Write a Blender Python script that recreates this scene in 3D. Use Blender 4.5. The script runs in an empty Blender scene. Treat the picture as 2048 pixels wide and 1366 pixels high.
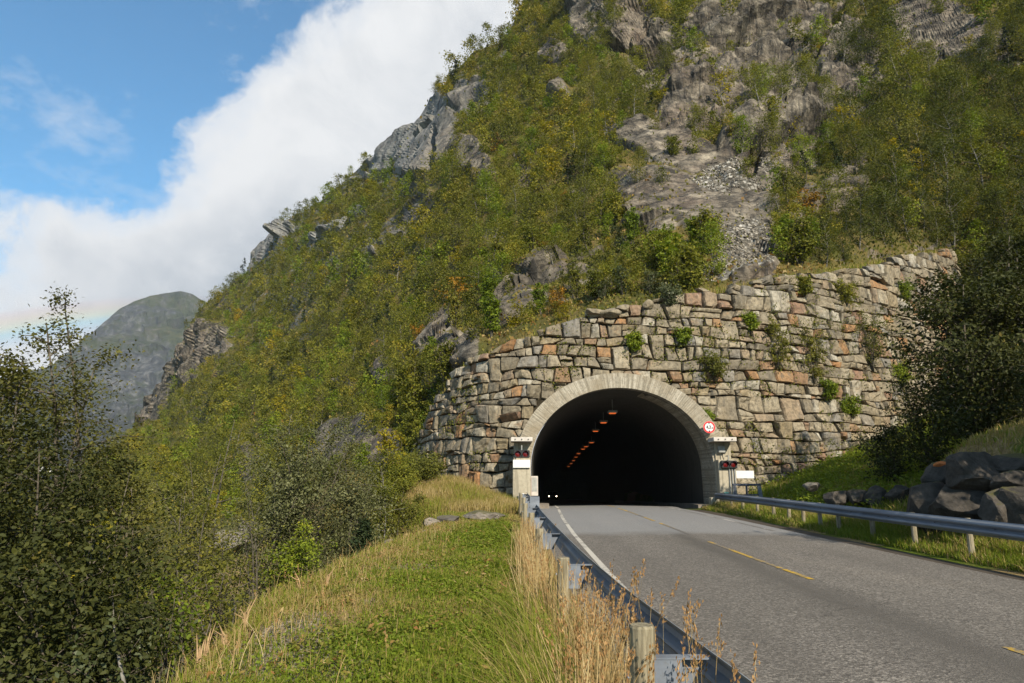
import bpy, math, random
import numpy as np
from mathutils import Vector, Matrix

R = math.radians
C = bpy.context.scene.collection
rng = np.random.default_rng(11)
random.seed(5)

# ------------------------------------------------------------------ survey
# the site was surveyed with a level 1.65 m above the road: sight(u, v) is a
# bearing, at(u, v, Y) the point on that bearing Y metres up the road
FOC, TILT = 1380.0, R(11.35)
CAM = np.array((0.0, 0.0, 1.65))
cT, sT = math.cos(TILT), math.sin(TILT)

def sight(u, v):
    u = np.asarray(u, float); v = np.asarray(v, float)
    a = (u - 1024) / FOC; b = (683 - v) / FOC
    return np.stack((a + 0 * b, cT - b * sT + 0 * a, sT + b * cT + 0 * a), -1)

def at(u, v, Y):
    d = sight(u, v)
    return CAM + d * (np.asarray(Y, float) / d[..., 1])[..., None]

def bearing(P):
    d = np.asarray(P, float) - CAM
    f = d[..., 1] * cT + d[..., 2] * sT
    up = -d[..., 1] * sT + d[..., 2] * cT
    return 1024 + FOC * d[..., 0] / f, 683 - FOC * up / f

def sstep(a, b, x):
    t = np.clip((np.asarray(x, float) - a) / (b - a), 0, 1)
    return t * t * (3 - 2 * t)

# ------------------------------------------------------------------ noise
def _h(ix, iy, iz, seed):
    n = (ix.astype(np.int64) * 374761393 + iy.astype(np.int64) * 668265263 +
         iz.astype(np.int64) * 2147483647 + seed * 1274126177) & 0xFFFFFFFF
    n = ((n ^ (n >> 13)) * 1274126177) & 0xFFFFFFFF
    n = ((n ^ (n >> 16)) * 2246822519) & 0xFFFFFFFF
    return ((n ^ (n >> 15)) & 0xFFFFFF) / float(0xFFFFFF)

def vnoise(P, f=1.0, seed=0):
    p = np.asarray(P, float) * f
    i = np.floor(p).astype(np.int64); t = p - i
    t = t * t * (3 - 2 * t)
    r = 0
    for a in (0, 1):
        wa = t[..., 0] if a else 1 - t[..., 0]
        for b in (0, 1):
            wb = t[..., 1] if b else 1 - t[..., 1]
            for c in (0, 1):
                wc = t[..., 2] if c else 1 - t[..., 2]
                r = r + wa * wb * wc * _h(i[..., 0] + a, i[..., 1] + b, i[..., 2] + c, seed)
    return r * 2 - 1

def fbm(P, f=1.0, octv=4, seed=0, gain=0.5):
    s, a, tot = 0, 1.0, 0
    for k in range(octv):
        s = s + a * vnoise(P, f * 2.03 ** k, seed + 17 * k); tot += a; a *= gain
    return s / tot

def blocks(P, f=1.0, seed=0, tilt=1.4, a=.9):
    """continuous broken-rock relief: upper envelope of tilted caps, creased where they meet"""
    p = np.asarray(P, float) * f
    i = np.floor(p).astype(np.int64)
    out = np.full(p.shape[:-1], -9e9)
    for x in (-1, 0, 1):
        for y in (-1, 0, 1):
            for z in (-1, 0, 1):
                q = i + np.array((x, y, z))
                fx = [_h(q[..., 0], q[..., 1], q[..., 2], seed + k) for k in range(7)]
                d = p - q - np.stack(fx[:3], -1)
                val = (fx[6] - .5) * 1.1 + tilt * ((fx[3] - .5) * d[..., 0] + (fx[4] - .5) * d[..., 1] + (fx[5] - .5) * d[..., 2]) - a * (.75 * np.abs(d).max(-1) + .35 * (d ** 2).sum(-1))
                out = np.maximum(out, val)
    return out + .05

def facets(P, f=1.0, seed=0, tilt=1.0):
    """angular broken-rock relief: nearest-cell planes with their own tilt"""
    p = np.asarray(P, float) * f
    i = np.floor(p).astype(np.int64)
    best = np.full(p.shape[:-1], 9e9); out = np.zeros(p.shape[:-1])
    for a in (-1, 0, 1):
        for b in (-1, 0, 1):
            for c in (-1, 0, 1):
                q = i + np.array((a, b, c))
                fx = [_h(q[..., 0], q[..., 1], q[..., 2], seed + k) for k in range(7)]
                cc = q + np.stack(fx[:3], -1)
                d = p - cc
                dd = (d ** 2).sum(-1)
                val = (fx[6] * 2 - 1) + tilt * ((fx[3] - .5) * d[..., 0] + (fx[4] - .5) * d[..., 1] + (fx[5] - .5) * d[..., 2])
                m = dd < best
                out = np.where(m, val, out); best = np.where(m, dd, best)
    return out

# ------------------------------------------------------------------ mesh helpers
def np_mesh(name, V, F, mats, attrs=None, smooth=False):
    V = np.asarray(V, np.float32); F = np.asarray(F, np.int32)
    me = bpy.data.meshes.new(name)
    n, k = F.shape
    me.vertices.add(len(V)); me.vertices.foreach_set('co', V.ravel())
    me.loops.add(n * k); me.loops.foreach_set('vertex_index', F.ravel())
    me.polygons.add(n); me.polygons.foreach_set('loop_start', np.arange(0, n * k, k, dtype=np.int32))
    me.polygons.foreach_set('use_smooth', np.full(n, smooth))
    for m in (mats if isinstance(mats, (list, tuple)) else [mats]):
        me.materials.append(m)
    for an, (dom, arr) in (attrs or {}).items():
        at_ = me.attributes.new(an, 'FLOAT', dom)
        at_.data.foreach_set('value', np.asarray(arr, np.float32))
    me.update(calc_edges=True)
    return me

class MB:
    """collects boxes, bars, tubes, loops; build() makes ONE mesh object"""
    def __init__(s): s.v = []; s.f = []
    def add(s, vs, fs):
        o = len(s.v); s.v += [tuple(map(float, p)) for p in vs]; s.f += [tuple(i + o for i in q) for q in fs]
        return s
    def box(s, lo, hi, bev=0.0, M=None):
        x0, y0, z0 = lo; x1, y1, z1 = hi
        if bev <= 0:
            vs = [(x, y, z) for z in (z0, z1) for x, y in ((x0, y0), (x1, y0), (x1, y1), (x0, y1))]
            fs = [(3, 2, 1, 0), (4, 5, 6, 7)] + [(i, (i + 1) % 4, 4 + (i + 1) % 4, 4 + i) for i in range(4)]
        else:
            b = bev; vs = []
            def ring(z, e):
                return [(x0 + e + b, y0 + e, z), (x1 - e - b, y0 + e, z), (x1 - e, y0 + e + b, z), (x1 - e, y1 - e - b, z),
                        (x1 - e - b, y1 - e, z), (x0 + e + b, y1 - e, z), (x0 + e, y1 - e - b, z), (x0 + e, y0 + e + b, z)]
            vs = ring(z0, b) + ring(z0 + b, 0) + ring(z1 - b, 0) + ring(z1, b)
            fs = [tuple(range(7, -1, -1)), tuple(range(24, 32))]
            for r in range(3):
                fs += [(r * 8 + i, r * 8 + (i + 1) % 8, r * 8 + 8 + (i + 1) % 8, r * 8 + 8 + i) for i in range(8)]
        if M is not None: vs = [tuple(M @ Vector(p)) for p in vs]
        return s.add(vs, fs)
    def tube(s, pts, rad, n=6, cap=True):
        pts = [Vector(p) for p in pts]
        rad = list(rad) if hasattr(rad, '__len__') else [rad] * len(pts)
        vs = []; prev = None
        for i, p in enumerate(pts):
            t = (pts[min(i + 1, len(pts) - 1)] - pts[max(i - 1, 0)]).normalized()
            if prev is None:
                a = t.cross(Vector((0.31, 0.95, 0.1)));
                if a.length < 1e-3: a = t.cross(Vector((1, 0, 0)))
            else: a = prev - t * prev.dot(t)
            a.normalize(); b = t.cross(a); prev = a
            vs += [p + (a * math.cos(6.28318 * k / n) + b * math.sin(6.28318 * k / n)) * rad[i] for k in range(n)]
        fs = []
        for i in range(len(pts) - 1):
            fs += [(i * n + k, i * n + (k + 1) % n, (i + 1) * n + (k + 1) % n, (i + 1) * n + k) for k in range(n)]
        if cap: fs += [tuple(range(n - 1, -1, -1)), tuple((len(pts) - 1) * n + k for k in range(n))]
        return s.add(vs, fs)
    def sweep(s, profile, path, closed=True, caps=True):
        """profile: list of (n, z) ; path: list of (pos, normal) ; z stays vertical"""
        k = len(profile); vs = []
        for p, nn in path:
            vs += [Vector(p) + Vector(nn) * a + Vector((0, 0, b)) for a, b in profile]
        fs = []
        for i in range(len(path) - 1):
            for j in range(k if closed else k - 1):
                fs.append((i * k + j, i * k + (j + 1) % k, (i + 1) * k + (j + 1) % k, (i + 1) * k + j))
        if caps and closed: fs += [tuple(range(k - 1, -1, -1)), tuple((len(path) - 1) * k + j for j in range(k))]
        return s.add(vs, fs)
    def prism(s, poly, y0, y1):
        n = len(poly)
        vs = [(x, y0, z) for x, z in poly] + [(x, y1, z) for x, z in poly]
        fs = [tuple(range(n)), tuple(range(2 * n - 1, n - 1, -1))] + [(i, n + i, n + (i + 1) % n, (i + 1) % n) for i in range(n)]
        return s.add(vs, fs)
    def mesh(s, name, m, smooth=False):
        me = bpy.data.meshes.new(name); me.from_pydata(s.v, [], s.f); me.materials.append(m)
        if smooth: me.polygons.foreach_set('use_smooth', [True] * len(me.polygons))
        me.validate(); me.update(); return me
    def build(s, name, m, parent=None, smooth=False):
        return link(name, s.mesh(name, m, smooth), parent)

def link(name, me, parent=None):
    o = bpy.data.objects.new(name, me); C.objects.link(o)
    if parent is not None: o.parent = parent
    return o

def tag(o, label=None, cat=None, group=None, kind=None):
    if label: o['label'] = label
    if cat: o['category'] = cat
    if group: o['group'] = group
    if kind: o['kind'] = kind
    return o

def thing(name, label, cat, loc=(0, 0, 0), rz=0.0, group=None):
    o = bpy.data.objects.new(name, None); C.objects.link(o)
    o.location = [float(c) for c in loc]; o.rotation_euler = (0, 0, rz); o.empty_display_size = .3
    return tag(o, label, cat, group)

# ------------------------------------------------------------------ materials
class NT:
    def __init__(s, name):
        s.m = bpy.data.materials.new(name); s.m.use_nodes = True
        s.t = s.m.node_tree; s.t.nodes.clear()
        s.out = s.t.nodes.new('ShaderNodeOutputMaterial')
    def n(s, kind, **kw):
        nd = s.t.nodes.new('ShaderNode' + kind)
        for k, v in kw.items(): setattr(nd, k, v)
        return nd
    def set(s, sock, v):
        if isinstance(v, bpy.types.NodeSocket): s.t.links.new(v, sock)
        else:
            if isinstance(v, (tuple, list)) and len(v) == 3 and sock.type == 'RGBA': v = (*v, 1)
            sock.default_value = v
    def pos(s): return s.n('NewGeometry').outputs['Position']
    def objc(s): return s.n('TexCoord').outputs['Object']
    def noise(s, vec, scale, detail=4, rough=.55, dist=0, stretch=None):
        if stretch:
            mp = s.n('Mapping'); s.set(mp.inputs['Vector'], vec); mp.inputs['Scale'].default_value = stretch; vec = mp.outputs[0]
        nd = s.n('TexNoise'); s.set(nd.inputs['Vector'], vec)
        nd.inputs['Scale'].default_value = scale; nd.inputs['Detail'].default_value = detail
        nd.inputs['Roughness'].default_value = rough; nd.inputs['Distortion'].default_value = dist
        return nd.outputs['Fac']
    def voro(s, vec, scale, feature='F1', out='Distance'):
        nd = s.n('TexVoronoi', feature=feature); s.set(nd.inputs['Vector'], vec); nd.inputs['Scale'].default_value = scale
        return nd.outputs[out]
    def ramp(s, fac, stops, interp='LINEAR'):
        nd = s.n('ValToRGB'); s.set(nd.inputs[0], fac); cr = nd.color_ramp; cr.interpolation = interp
        while len(cr.elements) < len(stops): cr.elements.new(.5)
        for e, (p, c) in zip(cr.elements, stops):
            e.position = p; e.color = (*c, 1) if hasattr(c, '__len__') else (c, c, c, 1)
        return nd.outputs[0]
    def math(s, op, a, b=0.0, c=0.0, clamp=False):
        nd = s.n('Math', operation=op, use_clamp=clamp)
        s.set(nd.inputs[0], a); s.set(nd.inputs[1], b)
        if len(nd.inputs) > 2: s.set(nd.inputs[2], c)
        return nd.outputs[0]
    def mix(s, f, a, b, blend='MIX'):
        nd = s.n('Mix', data_type='RGBA', blend_type=blend)
        s.set(nd.inputs[0], f); s.set(nd.inputs[6], a); s.set(nd.inputs[7], b)
        return nd.outputs[2]
    def attr(s, name): return s.n('Attribute', attribute_name=name).outputs['Fac']
    def bump(s, h, strength=.5, dist=.05, normal=None):
        nd = s.n('Bump'); nd.inputs['Strength'].default_value = strength; nd.inputs['Distance'].default_value = dist
        s.set(nd.inputs['Height'], h)
        if normal is not None: s.set(nd.inputs['Normal'], normal)
        return nd.outputs[0]
    def pbsdf(s, color, rough=.8, spec=.3, metal=0.0, normal=None, emit=None, estr=0):
        b = s.n('BsdfPrincipled')
        s.set(b.inputs['Base Color'], color); s.set(b.inputs['Roughness'], rough)
        b.inputs['Specular IOR Level'].default_value = spec; s.set(b.inputs['Metallic'], metal)
        if normal is not None: s.set(b.inputs['Normal'], normal)
        if emit is not None:
            s.set(b.inputs['Emission Color'], emit); b.inputs['Emission Strength'].default_value = estr
        return b.outputs[0]
    def done(s, sh): s.t.links.new(sh, s.out.inputs['Surface']); return s.m

def plain(name, col, rough=.6, spec=.3, metal=0., var=.25, scale=6., bump=.15):
    t = NT(name); p = t.objc()
    nz = t.noise(p, scale, 5)
    c = t.mix(t.ramp(nz, [(.3, 0.), (.7, 1.)]), tuple(x * (1 - var) for x in col), tuple(min(1, x * (1 + var)) for x in col))
    nrm = t.bump(t.noise(p, scale * 6, 3), bump, .01)
    return t.done(t.pbsdf(c, rough, spec, metal, nrm))

def leafmat(name, stops, objvar=.35, trans=.35, rough=.6):
    t = NT(name)
    oi = t.n('ObjectInfo').outputs['Random']
    f = t.math('ADD', t.attr('tint'), t.math('MULTIPLY', t.math('SUBTRACT', oi, .5), objvar), clamp=True)
    c = t.ramp(f, stops)
    b = t.pbsdf(c, rough, .15)
    tr = t.n('BsdfTranslucent'); t.set(tr.inputs[0], t.mix(.5, c, (.55, .6, .12), 'MULTIPLY'))
    t.set(tr.inputs[0], t.mix(1.0, c, (1.25, 1.3, .6), 'MULTIPLY'))
    ms = t.n('MixShader'); ms.inputs[0].default_value = trans
    t.t.links.new(b, ms.inputs[1]); t.t.links.new(tr.outputs[0], ms.inputs[2])
    return t.done(ms.outputs[0])

M = {}
M['leaf_birch'] = leafmat('leaf_birch', [(0, (.068, .077, .012)), (.35, (.125, .134, .018)), (.65, (.19, .188, .024)), (.9, (.265, .235, .03)), (1, (.31, .23, .032))])
M['leaf_fresh'] = leafmat('leaf_fresh', [(0, (0.079, 0.114, 0.012)), (.4, (0.140, 0.187, 0.017)), (.8, (0.220, 0.252, 0.022)), (1, (0.334, 0.308, 0.034))])
M['leaf_olive'] = leafmat('leaf_olive', [(0, (.068, .074, .015)), (.4, (.125, .128, .022)), (.75, (.19, .18, .03)), (1, (.27, .21, .034))])
M['leaf_shaded'] = leafmat('leaf_shaded', [(0, (.034, .044, .010)), (.4, (.066, .078, .013)), (.8, (.115, .12, .018)), (1, (.19, .155, .026))])  # darkened leaves, shade of the right slope put into their colour
M['leaf_yellow'] = leafmat('leaf_yellow', [(0, (.12, .12, .010)), (.4, (.22, .19, .012)), (.8, (.34, .26, .015)), (1, (.40, .26, .02))], objvar=.2)
M['leaf_orange'] = leafmat('leaf_orange', [(0, (.12, .075, .012)), (.4, (.25, .13, .015)), (.8, (.36, .18, .02)), (1, (.40, .25, .03))], objvar=.2)
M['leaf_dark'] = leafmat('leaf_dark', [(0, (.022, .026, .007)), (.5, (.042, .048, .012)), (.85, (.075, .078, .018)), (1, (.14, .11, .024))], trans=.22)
M['leaf_willow'] = leafmat('leaf_willow', [(0, (0.055, 0.056, 0.014)), (.45, (0.103, 0.100, 0.021)), (.8, (0.169, 0.160, 0.040)), (.94, (0.275, 0.263, 0.099)), (1, (0.375, 0.250, 0.040))], trans=.22, rough=.5)
M['leaf_greywillow'] = leafmat('leaf_greywillow', [(0, (.062, .066, .028)), (.45, (.115, .12, .048)), (.8, (.175, .178, .078)), (.94, (.28, .28, .15)), (1, (.32, .22, .05))], trans=.22, rough=.5)
M['leaf_silver'] = leafmat('leaf_silver', [(0, (.05, .065, .025)), (.5, (.085, .10, .045)), (.85, (.16, .17, .10)), (1, (.32, .32, .24))], trans=.25, rough=.45)
M['leaf_conifer'] = leafmat('leaf_conifer', [(0, (.014, .024, .010)), (.6, (.030, .044, .016)), (1, (.05, .06, .02))], trans=.1)
M['grass'] = leafmat('grass_blades', [(0, (.07, .10, .010)), (.3, (.145, .195, .016)), (.5, (.21, .215, .030)), (.62, (.24, .19, .06)), (.85, (.34, .25, .10)), (1, (.42, .33, .17))], objvar=0, trans=.3)
M['straw'] = leafmat('dry_straw', [(0, (.20, .13, .05)), (.4, (.36, .25, .11)), (.75, (.46, .35, .18)), (1, (.55, .45, .27))], objvar=0, trans=.2)
M['seed'] = leafmat('seed_heads', [(0, (.20, .105, .04)), (.5, (.32, .18, .075)), (1, (.44, .28, .13))], objvar=0, trans=.2)
M['under'] = leafmat('undergrowth', [(0, (.062, .072, .013)), (.35, (.115, .122, .019)), (.6, (.175, .15, .03)), (.8, (.25, .18, .055)), (.93, (.20, .095, .027)), (1, (.38, .28, .13))], objvar=0, trans=.25)

def bark(name, a, b):
    t = NT(name); p = t.objc()
    nz = t.noise(p, 3.0, 6, .6, stretch=(1, 1, 4))
    return t.done(t.pbsdf(t.ramp(nz, [(.38, a), (.62, b)]), .85, .15, 0, t.bump(nz, .4, .02)))
M['bark'] = bark('bark_brown', (.05, .042, .03), (.13, .11, .085))
M['bark_birch'] = bark('bark_pale', (.07, .062, .05), (.25, .235, .205))
M['bark_grey'] = bark('bark_grey', (.045, .04, .03), (.12, .105, .08))

def rockcolour(t, p, sc=1.0):
    big = t.noise(p, .12 * sc, 6, .6, .6)
    med = t.noise(p, .55 * sc, 7, .62, .3)
    fine = t.noise(p, 2.6 * sc, 8, .7)
    st = t.noise(p, .9 * sc, 5, .6, .4, stretch=(1.6, 1.6, .18))
    c = t.ramp(med, [(.30, (.033, .029, .025)), (.43, (.098, .083, .065)), (.55, (.18, .153, .12)), (.70, (.36, .31, .24))])
    c = t.mix(t.ramp(big, [(.50, 0.), (.68, .42)]), c, (.20, .14, .105))
    c = t.mix(t.ramp(st, [(.36, .75), (.47, 0.)]), c, (.035, .034, .034))
    c = t.mix(t.ramp(st, [(.60, 0.), (.72, .45)]), c, (.36, .30, .22))
    c = t.mix(t.ramp(fine, [(.35, .55), (.62, 0.)]), c, t.mix(.5, c, (.03, .03, .028)))
    mp = t.n('Mapping'); mp.inputs['Rotation'].default_value = (.5, .35, .2); mp.inputs['Scale'].default_value = (.5, .8, 1.2)
    va = t.n('VectorMath', operation='ADD'); t.set(va.inputs[0], p); wn = t.n('TexNoise'); t.set(wn.inputs['Vector'], p); wn.inputs['Scale'].default_value = .5; wn.inputs['Detail'].default_value = 5
    vs_ = t.n('VectorMath', operation='SCALE'); t.set(vs_.inputs[0], wn.outputs['Color']); vs_.inputs['Scale'].default_value = 1.6
    t.set(va.inputs[1], vs_.outputs[0]); t.set(mp.inputs[0], va.outputs[0])
    for k, (s_, w_) in enumerate(((.22, .045), (.55, .05), (1.3, .05))):
        vo = t.n('TexVoronoi', feature='DISTANCE_TO_EDGE'); t.set(vo.inputs['Vector'], mp.outputs[0]); vo.inputs['Scale'].default_value = s_ * sc
        cr = t.math('MULTIPLY', t.ramp(vo.outputs['Distance'], [(0, 1.), (w_, 0.)]), t.ramp(med, [(.4, 1.), (.62, .3)]))
        c = t.mix(cr, c, (.03, .027, .024))
    return c, med, fine

def hillmat():
    t = NT('hillside_rock_and_turf'); p = t.pos()
    rc, med, fine = rockcolour(t, p)
    gs = t.noise(p, .30, 6, .62, .3, stretch=(2.0, 2.0, .12))
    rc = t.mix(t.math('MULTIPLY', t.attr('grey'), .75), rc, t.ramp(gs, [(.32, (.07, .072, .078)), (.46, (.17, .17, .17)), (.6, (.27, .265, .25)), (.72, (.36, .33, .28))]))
    veg_n = t.noise(p, .35, 6, .65)
    vg = t.ramp(veg_n, [(.25, (.035, .040, .010)), (.42, (.070, .070, .015)), (.55, (.115, .092, .026)), (.66, (.18, .125, .045)), (.8, (.11, .05, .02))])
    vg = t.mix(t.ramp(t.noise(p, 3.2, 6, .7), [(.4, .6), (.6, 0.)]), vg, t.mix(.6, vg, (.012, .014, .005)))
    geo = t.n('NewGeometry'); sep = t.n('SeparateXYZ'); t.set(sep.inputs[0], geo.outputs['Normal'])
    rk = t.attr('rock')
    ledge = t.math('MULTIPLY', t.math('SUBTRACT', sep.outputs[2], .62), 1.1)
    f = t.math('ADD', rk, t.math('MULTIPLY', t.math('SUBTRACT', t.noise(p, .8, 7, .68), .5), 1.3))
    f = t.math('SUBTRACT', f, ledge)
    f = t.ramp(f, [(.42, 0.), (.52, 1.)])
    c = t.mix(f, vg, rc)
    scree = t.attr('scree')
    sv = t.n('TexVoronoi'); t.set(sv.inputs['Vector'], p); sv.inputs['Scale'].default_value = 2.6
    scol = t.ramp(t.n_sep(sv.outputs['Color']), [(.1, (.14, .13, .12)), (.6, (.30, .28, .25)), (.95, (.48, .45, .40))])
    scol = t.mix(t.ramp(sv.outputs['Distance'], [(.35, 0.), (.62, .85)]), scol, (.05, .045, .035))
    c = t.mix(t.ramp(t.math('ADD', scree, t.math('MULTIPLY', t.math('SUBTRACT', med, .5), .8)), [(.45, 0.), (.6, 1.)]), c, scol)
    h = t.math('ADD', t.math('MULTIPLY', med, 1.2), t.math('MULTIPLY', fine, .35))
    return t.done(t.pbsdf(c, .88, .2, 0, t.bump(h, .8, .45)))
def _sepx(self, col):
    s_ = self.n('SeparateColor'); self.set(s_.inputs[0], col); return s_.outputs[0]
NT.n_sep = _sepx
M['hill'] = hillmat()

def boulder_mat(name, dark=1.0):
    t = NT(name); p = t.pos()
    n1 = t.noise(p, 1.1, 7, .62, .4); n2 = t.noise(p, 7, 7, .7)
    c = t.ramp(n1, [(.3, tuple(dark * x for x in (.085, .075, .065))), (.5, tuple(dark * x for x in (.19, .165, .14))), (.7, tuple(dark * x for x in (.30, .255, .215)))])
    c = t.mix(t.ramp(n2, [(.35, .6), (.6, 0.)]), c, tuple(dark * x for x in (.06, .055, .045)))
    geo = t.n('NewGeometry'); sep = t.n('SeparateXYZ'); t.set(sep.inputs[0], geo.outputs['Normal'])
    f = t.math('ADD', t.math('MULTIPLY', sep.outputs[2], .5), t.math('MULTIPLY', n1, .6))
    c = t.mix(t.ramp(f, [(.68, 0.), (.8, .8)]), c, (.075, .07, .018))
    return t.done(t.pbsdf(c, .85, .2, 0, t.bump(t.math('ADD', n1, t.math('MULTIPLY', n2, .3)), .7, .12)))
M['boulder'] = boulder_mat('boulder_stone'); M['boulder_dark'] = boulder_mat('boulder_stone_shaded', .33)  # second one is the same stone darkened, bank shade put into its colour

def screemat():
    t = NT('scree_stone'); isl = t.n('NewGeometry').outputs['Random Per Island']
    c = t.ramp(isl, [(0, (.09, .08, .068)), (.4, (.17, .15, .125)), (.75, (.26, .23, .19)), (1, (.38, .345, .29))])
    return t.done(t.pbsdf(t.mix(t.ramp(t.noise(t.pos(), 6, 5, .65), [(.35, .6), (.6, 0.)]), c, (.07, .06, .045)), .9, .1))
M['scree'] = screemat()
def wallstone():
    t = NT('granite_block'); p = t.pos()
    isl = t.n('NewGeometry').outputs['Random Per Island']
    base = t.ramp(isl, [(0, (.175, .152, .115)), (.13, (.245, .208, .15)), (.27, (.30, .255, .185)), (.40, (.21, .18, .135)), (.50, (.32, .28, .21)), (.60, (.265, .20, .14)),
                        (.66, (.195, .185, .17)), (.74, (.25, .20, .125)), (.80, (.38, .35, .29)), (.87, (.26, .15, .085)), (.91, (.31, .16, .07)), (.94, (.235, .14, .095)), (.965, (.235, .205, .15))], 'CONSTANT')
    sh = t.math('MULTIPLY', isl, 57.0); cmb = t.n('CombineXYZ'); t.set(cmb.inputs[0], sh); t.set(cmb.inputs[2], t.math('MULTIPLY', isl, -31.0))
    va = t.n('VectorMath', operation='ADD'); t.set(va.inputs[0], p); t.set(va.inputs[1], cmb.outputs[0]); q = va.outputs[0]
    n1 = t.noise(q, .9, 6, .6, .5); n2 = t.noise(q, 5, 7, .68); n3 = t.noise(q, 2.2, 5, .6, 0, stretch=(2.2, 2.2, .3))
    c = t.mix(t.ramp(n1, [(.38, .0), (.64, .45)]), base, (.30, .235, .145))
    c = t.mix(t.ramp(n1, [(.62, .0), (.72, .55)]), c, (.33, .17, .08))
    c = t.mix(t.ramp(n2, [(.36, .85), (.60, 0.)]), c, t.mix(.75, c, (.05, .042, .03)))
    c = t.mix(t.ramp(n3, [(.33, .6), (.45, 0.)]), c, (.10, .09, .075))
    c = t.mix(t.ramp(n3, [(.60, 0.), (.72, .4)]), c, (.46, .41, .33))
    return t.done(t.pbsdf(c, .85, .2, 0, t.bump(t.math('ADD', n1, t.math('MULTIPLY', n2, .6)), .75, .12)))
M['wallstone'] = wallstone()
M['earth'] = plain('dark_joint_earth', (.035, .028, .018), .95, .1, var=.4)

def concrete(name, col, streak=True, dark=.35):
    t = NT(name); p = t.objc()
    n1 = t.noise(p, .7, 6, .6); n2 = t.noise(p, 7, 7, .65)
    n3 = t.noise(p, 2.6, 5, .6, .2, stretch=(3.2, 3.2, .22))
    c = t.mix(t.ramp(n1, [(.35, 0.), (.7, .7)]), col, tuple(x * .72 for x in col))
    c = t.mix(t.ramp(n3, [(.36, .8), (.5, 0.)]), c, tuple(x * dark for x in col))
    c = t.mix(t.ramp(n2, [(.36, .4), (.52, 0.)]), c, tuple(x * .5 for x in col))
    return t.done(t.pbsdf(c, .85, .2, 0, t.bump(n2, .3, .02)))
M['concrete'] = concrete('pillar_concrete', (.40, .355, .27), dark=.55)

def archconcrete():
    # board marks run out radially from the arch, so the streaks follow its angle
    t = NT('board_formed_concrete'); p = t.objc()
    n1 = t.noise(p, .8, 6, .62); n2 = t.noise(p, 8, 6, .65)
    sep = t.n('SeparateXYZ'); t.set(sep.inputs[0], p)
    ang = t.math('ARCTAN2', t.math('SUBTRACT', sep.outputs[2], 1.4), sep.outputs[0])
    cmb = t.n('CombineXYZ'); t.set(cmb.inputs[0], t.math('MULTIPLY', ang, 26.0)); t.set(cmb.inputs[1], t.math('MULTIPLY', n1, 1.3))
    st = t.noise(cmb.outputs[0], 2.6, 7, .72)
    c = t.ramp(st, [(.30, (.095, .08, .06)), (.44, (.22, .195, .15)), (.56, (.345, .31, .25)), (.70, (.50, .46, .39))])
    c = t.mix(t.ramp(n1, [(.42, 0.), (.66, .75)]), c, (.20, .16, .105))
    c = t.mix(t.ramp(n2, [(.34, .5), (.5, 0.)]), c, (.12, .11, .09))
    return t.done(t.pbsdf(c, .88, .2, 0, t.bump(t.math('ADD', st, n2), .35, .03)))
M['arch'] = archconcrete()
M['lining'] = concrete('shaded_tunnel_lining', (.085, .078, .066), dark=.5)  # concrete colour darkened to carry the shade inside the tunnel

def asphalt(name, base, fresh):
    t = NT(name); p = t.pos()
    ag = t.voro(p, 58); ag2 = t.noise(p, 24, 8, .8)
    ac = t.n('TexVoronoi'); t.set(ac.inputs['Vector'], p); ac.inputs['Scale'].default_value = 42
    lum = t.n_sep(ac.outputs['Color'])
    c = t.ramp(lum, [(0, tuple(.42 * x for x in base)), (.5, base), (.8, tuple(1.4 * x for x in base)), (1, tuple(2.2 * x for x in base))])
    c = t.mix(t.ramp(ag2, [(.36, .6), (.52, 0.)]), c, tuple(.45 * x for x in base))
    trk = t.attr('track')                        # polished wheel tracks, oil line
    c = t.mix(t.math('MULTIPLY', trk, t.ramp(t.noise(p, .9, 5, .6, .3, stretch=(1.4, .15, 1)), [(.3, .35), (.65, 1.)])), c, tuple(.52 * x for x in base))
    blot = t.noise(p, .35, 6, .62, .6, stretch=(1, .35, 1))
    c = t.mix(t.ramp(blot, [(.42, .35), (.6, 0.)]), c, tuple(.62 * x for x in base))
    c = t.mix(t.ramp(blot, [(.56, 0.), (.75, .4)]), c, tuple(min(1, x * y) for x, y in zip(base, (1.3, 1.22, 1.1))))
    sep = t.n('SeparateXYZ'); t.set(sep.inputs[0], p)      # newer, bluer surfacing next to the portal
    yy = t.math('ADD', sep.outputs[1], t.math('MULTIPLY', t.noise(p, .6, 3), 1.6))
    fr = t.ramp(t.math('DIVIDE', yy, 40.0), [(.525, 0.), (.56, .7)])
    c = t.mix(fr, c, t.mix(t.ramp(lum, [(0, .25), (1, .9)]), fresh, tuple(1.35 * x for x in fresh)))
    # cracks
    vc = t.n('TexVoronoi', feature='DISTANCE_TO_EDGE'); mp = t.n('Mapping'); mp.inputs['Scale'].default_value = (.35, .16, 1)
    va = t.n('VectorMath', operation='ADD'); t.set(va.inputs[0], p)
    nz = t.n('TexNoise'); t.set(nz.inputs['Vector'], p); nz.inputs['Scale'].default_value = 1.2; nz.inputs['Detail'].default_value = 6
    t.set(va.inputs[1], nz.outputs['Color']); t.set(mp.inputs[0], va.outputs[0]); t.set(vc.inputs['Vector'], mp.outputs[0]); vc.inputs['Scale'].default_value = 1.0
    cr = t.math('MULTIPLY', t.ramp(vc.outputs['Distance'], [(.0, 1.), (.006, 0.)]), t.ramp(t.noise(p, .25, 3), [(.52, 0.), (.6, .7)]))
    c = t.mix(cr, c, (.03, .028, .025))
    return t.done(t.pbsdf(c, .82, .28, 0, t.bump(t.math('ADD', t.math('MULTIPLY', ag, -1.0), t.math('MULTIPLY', ag2, .8)), .55, .012)))
M['asphalt'] = asphalt('worn_asphalt', (.150, .134, .117), (.185, .183, .182))

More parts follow.
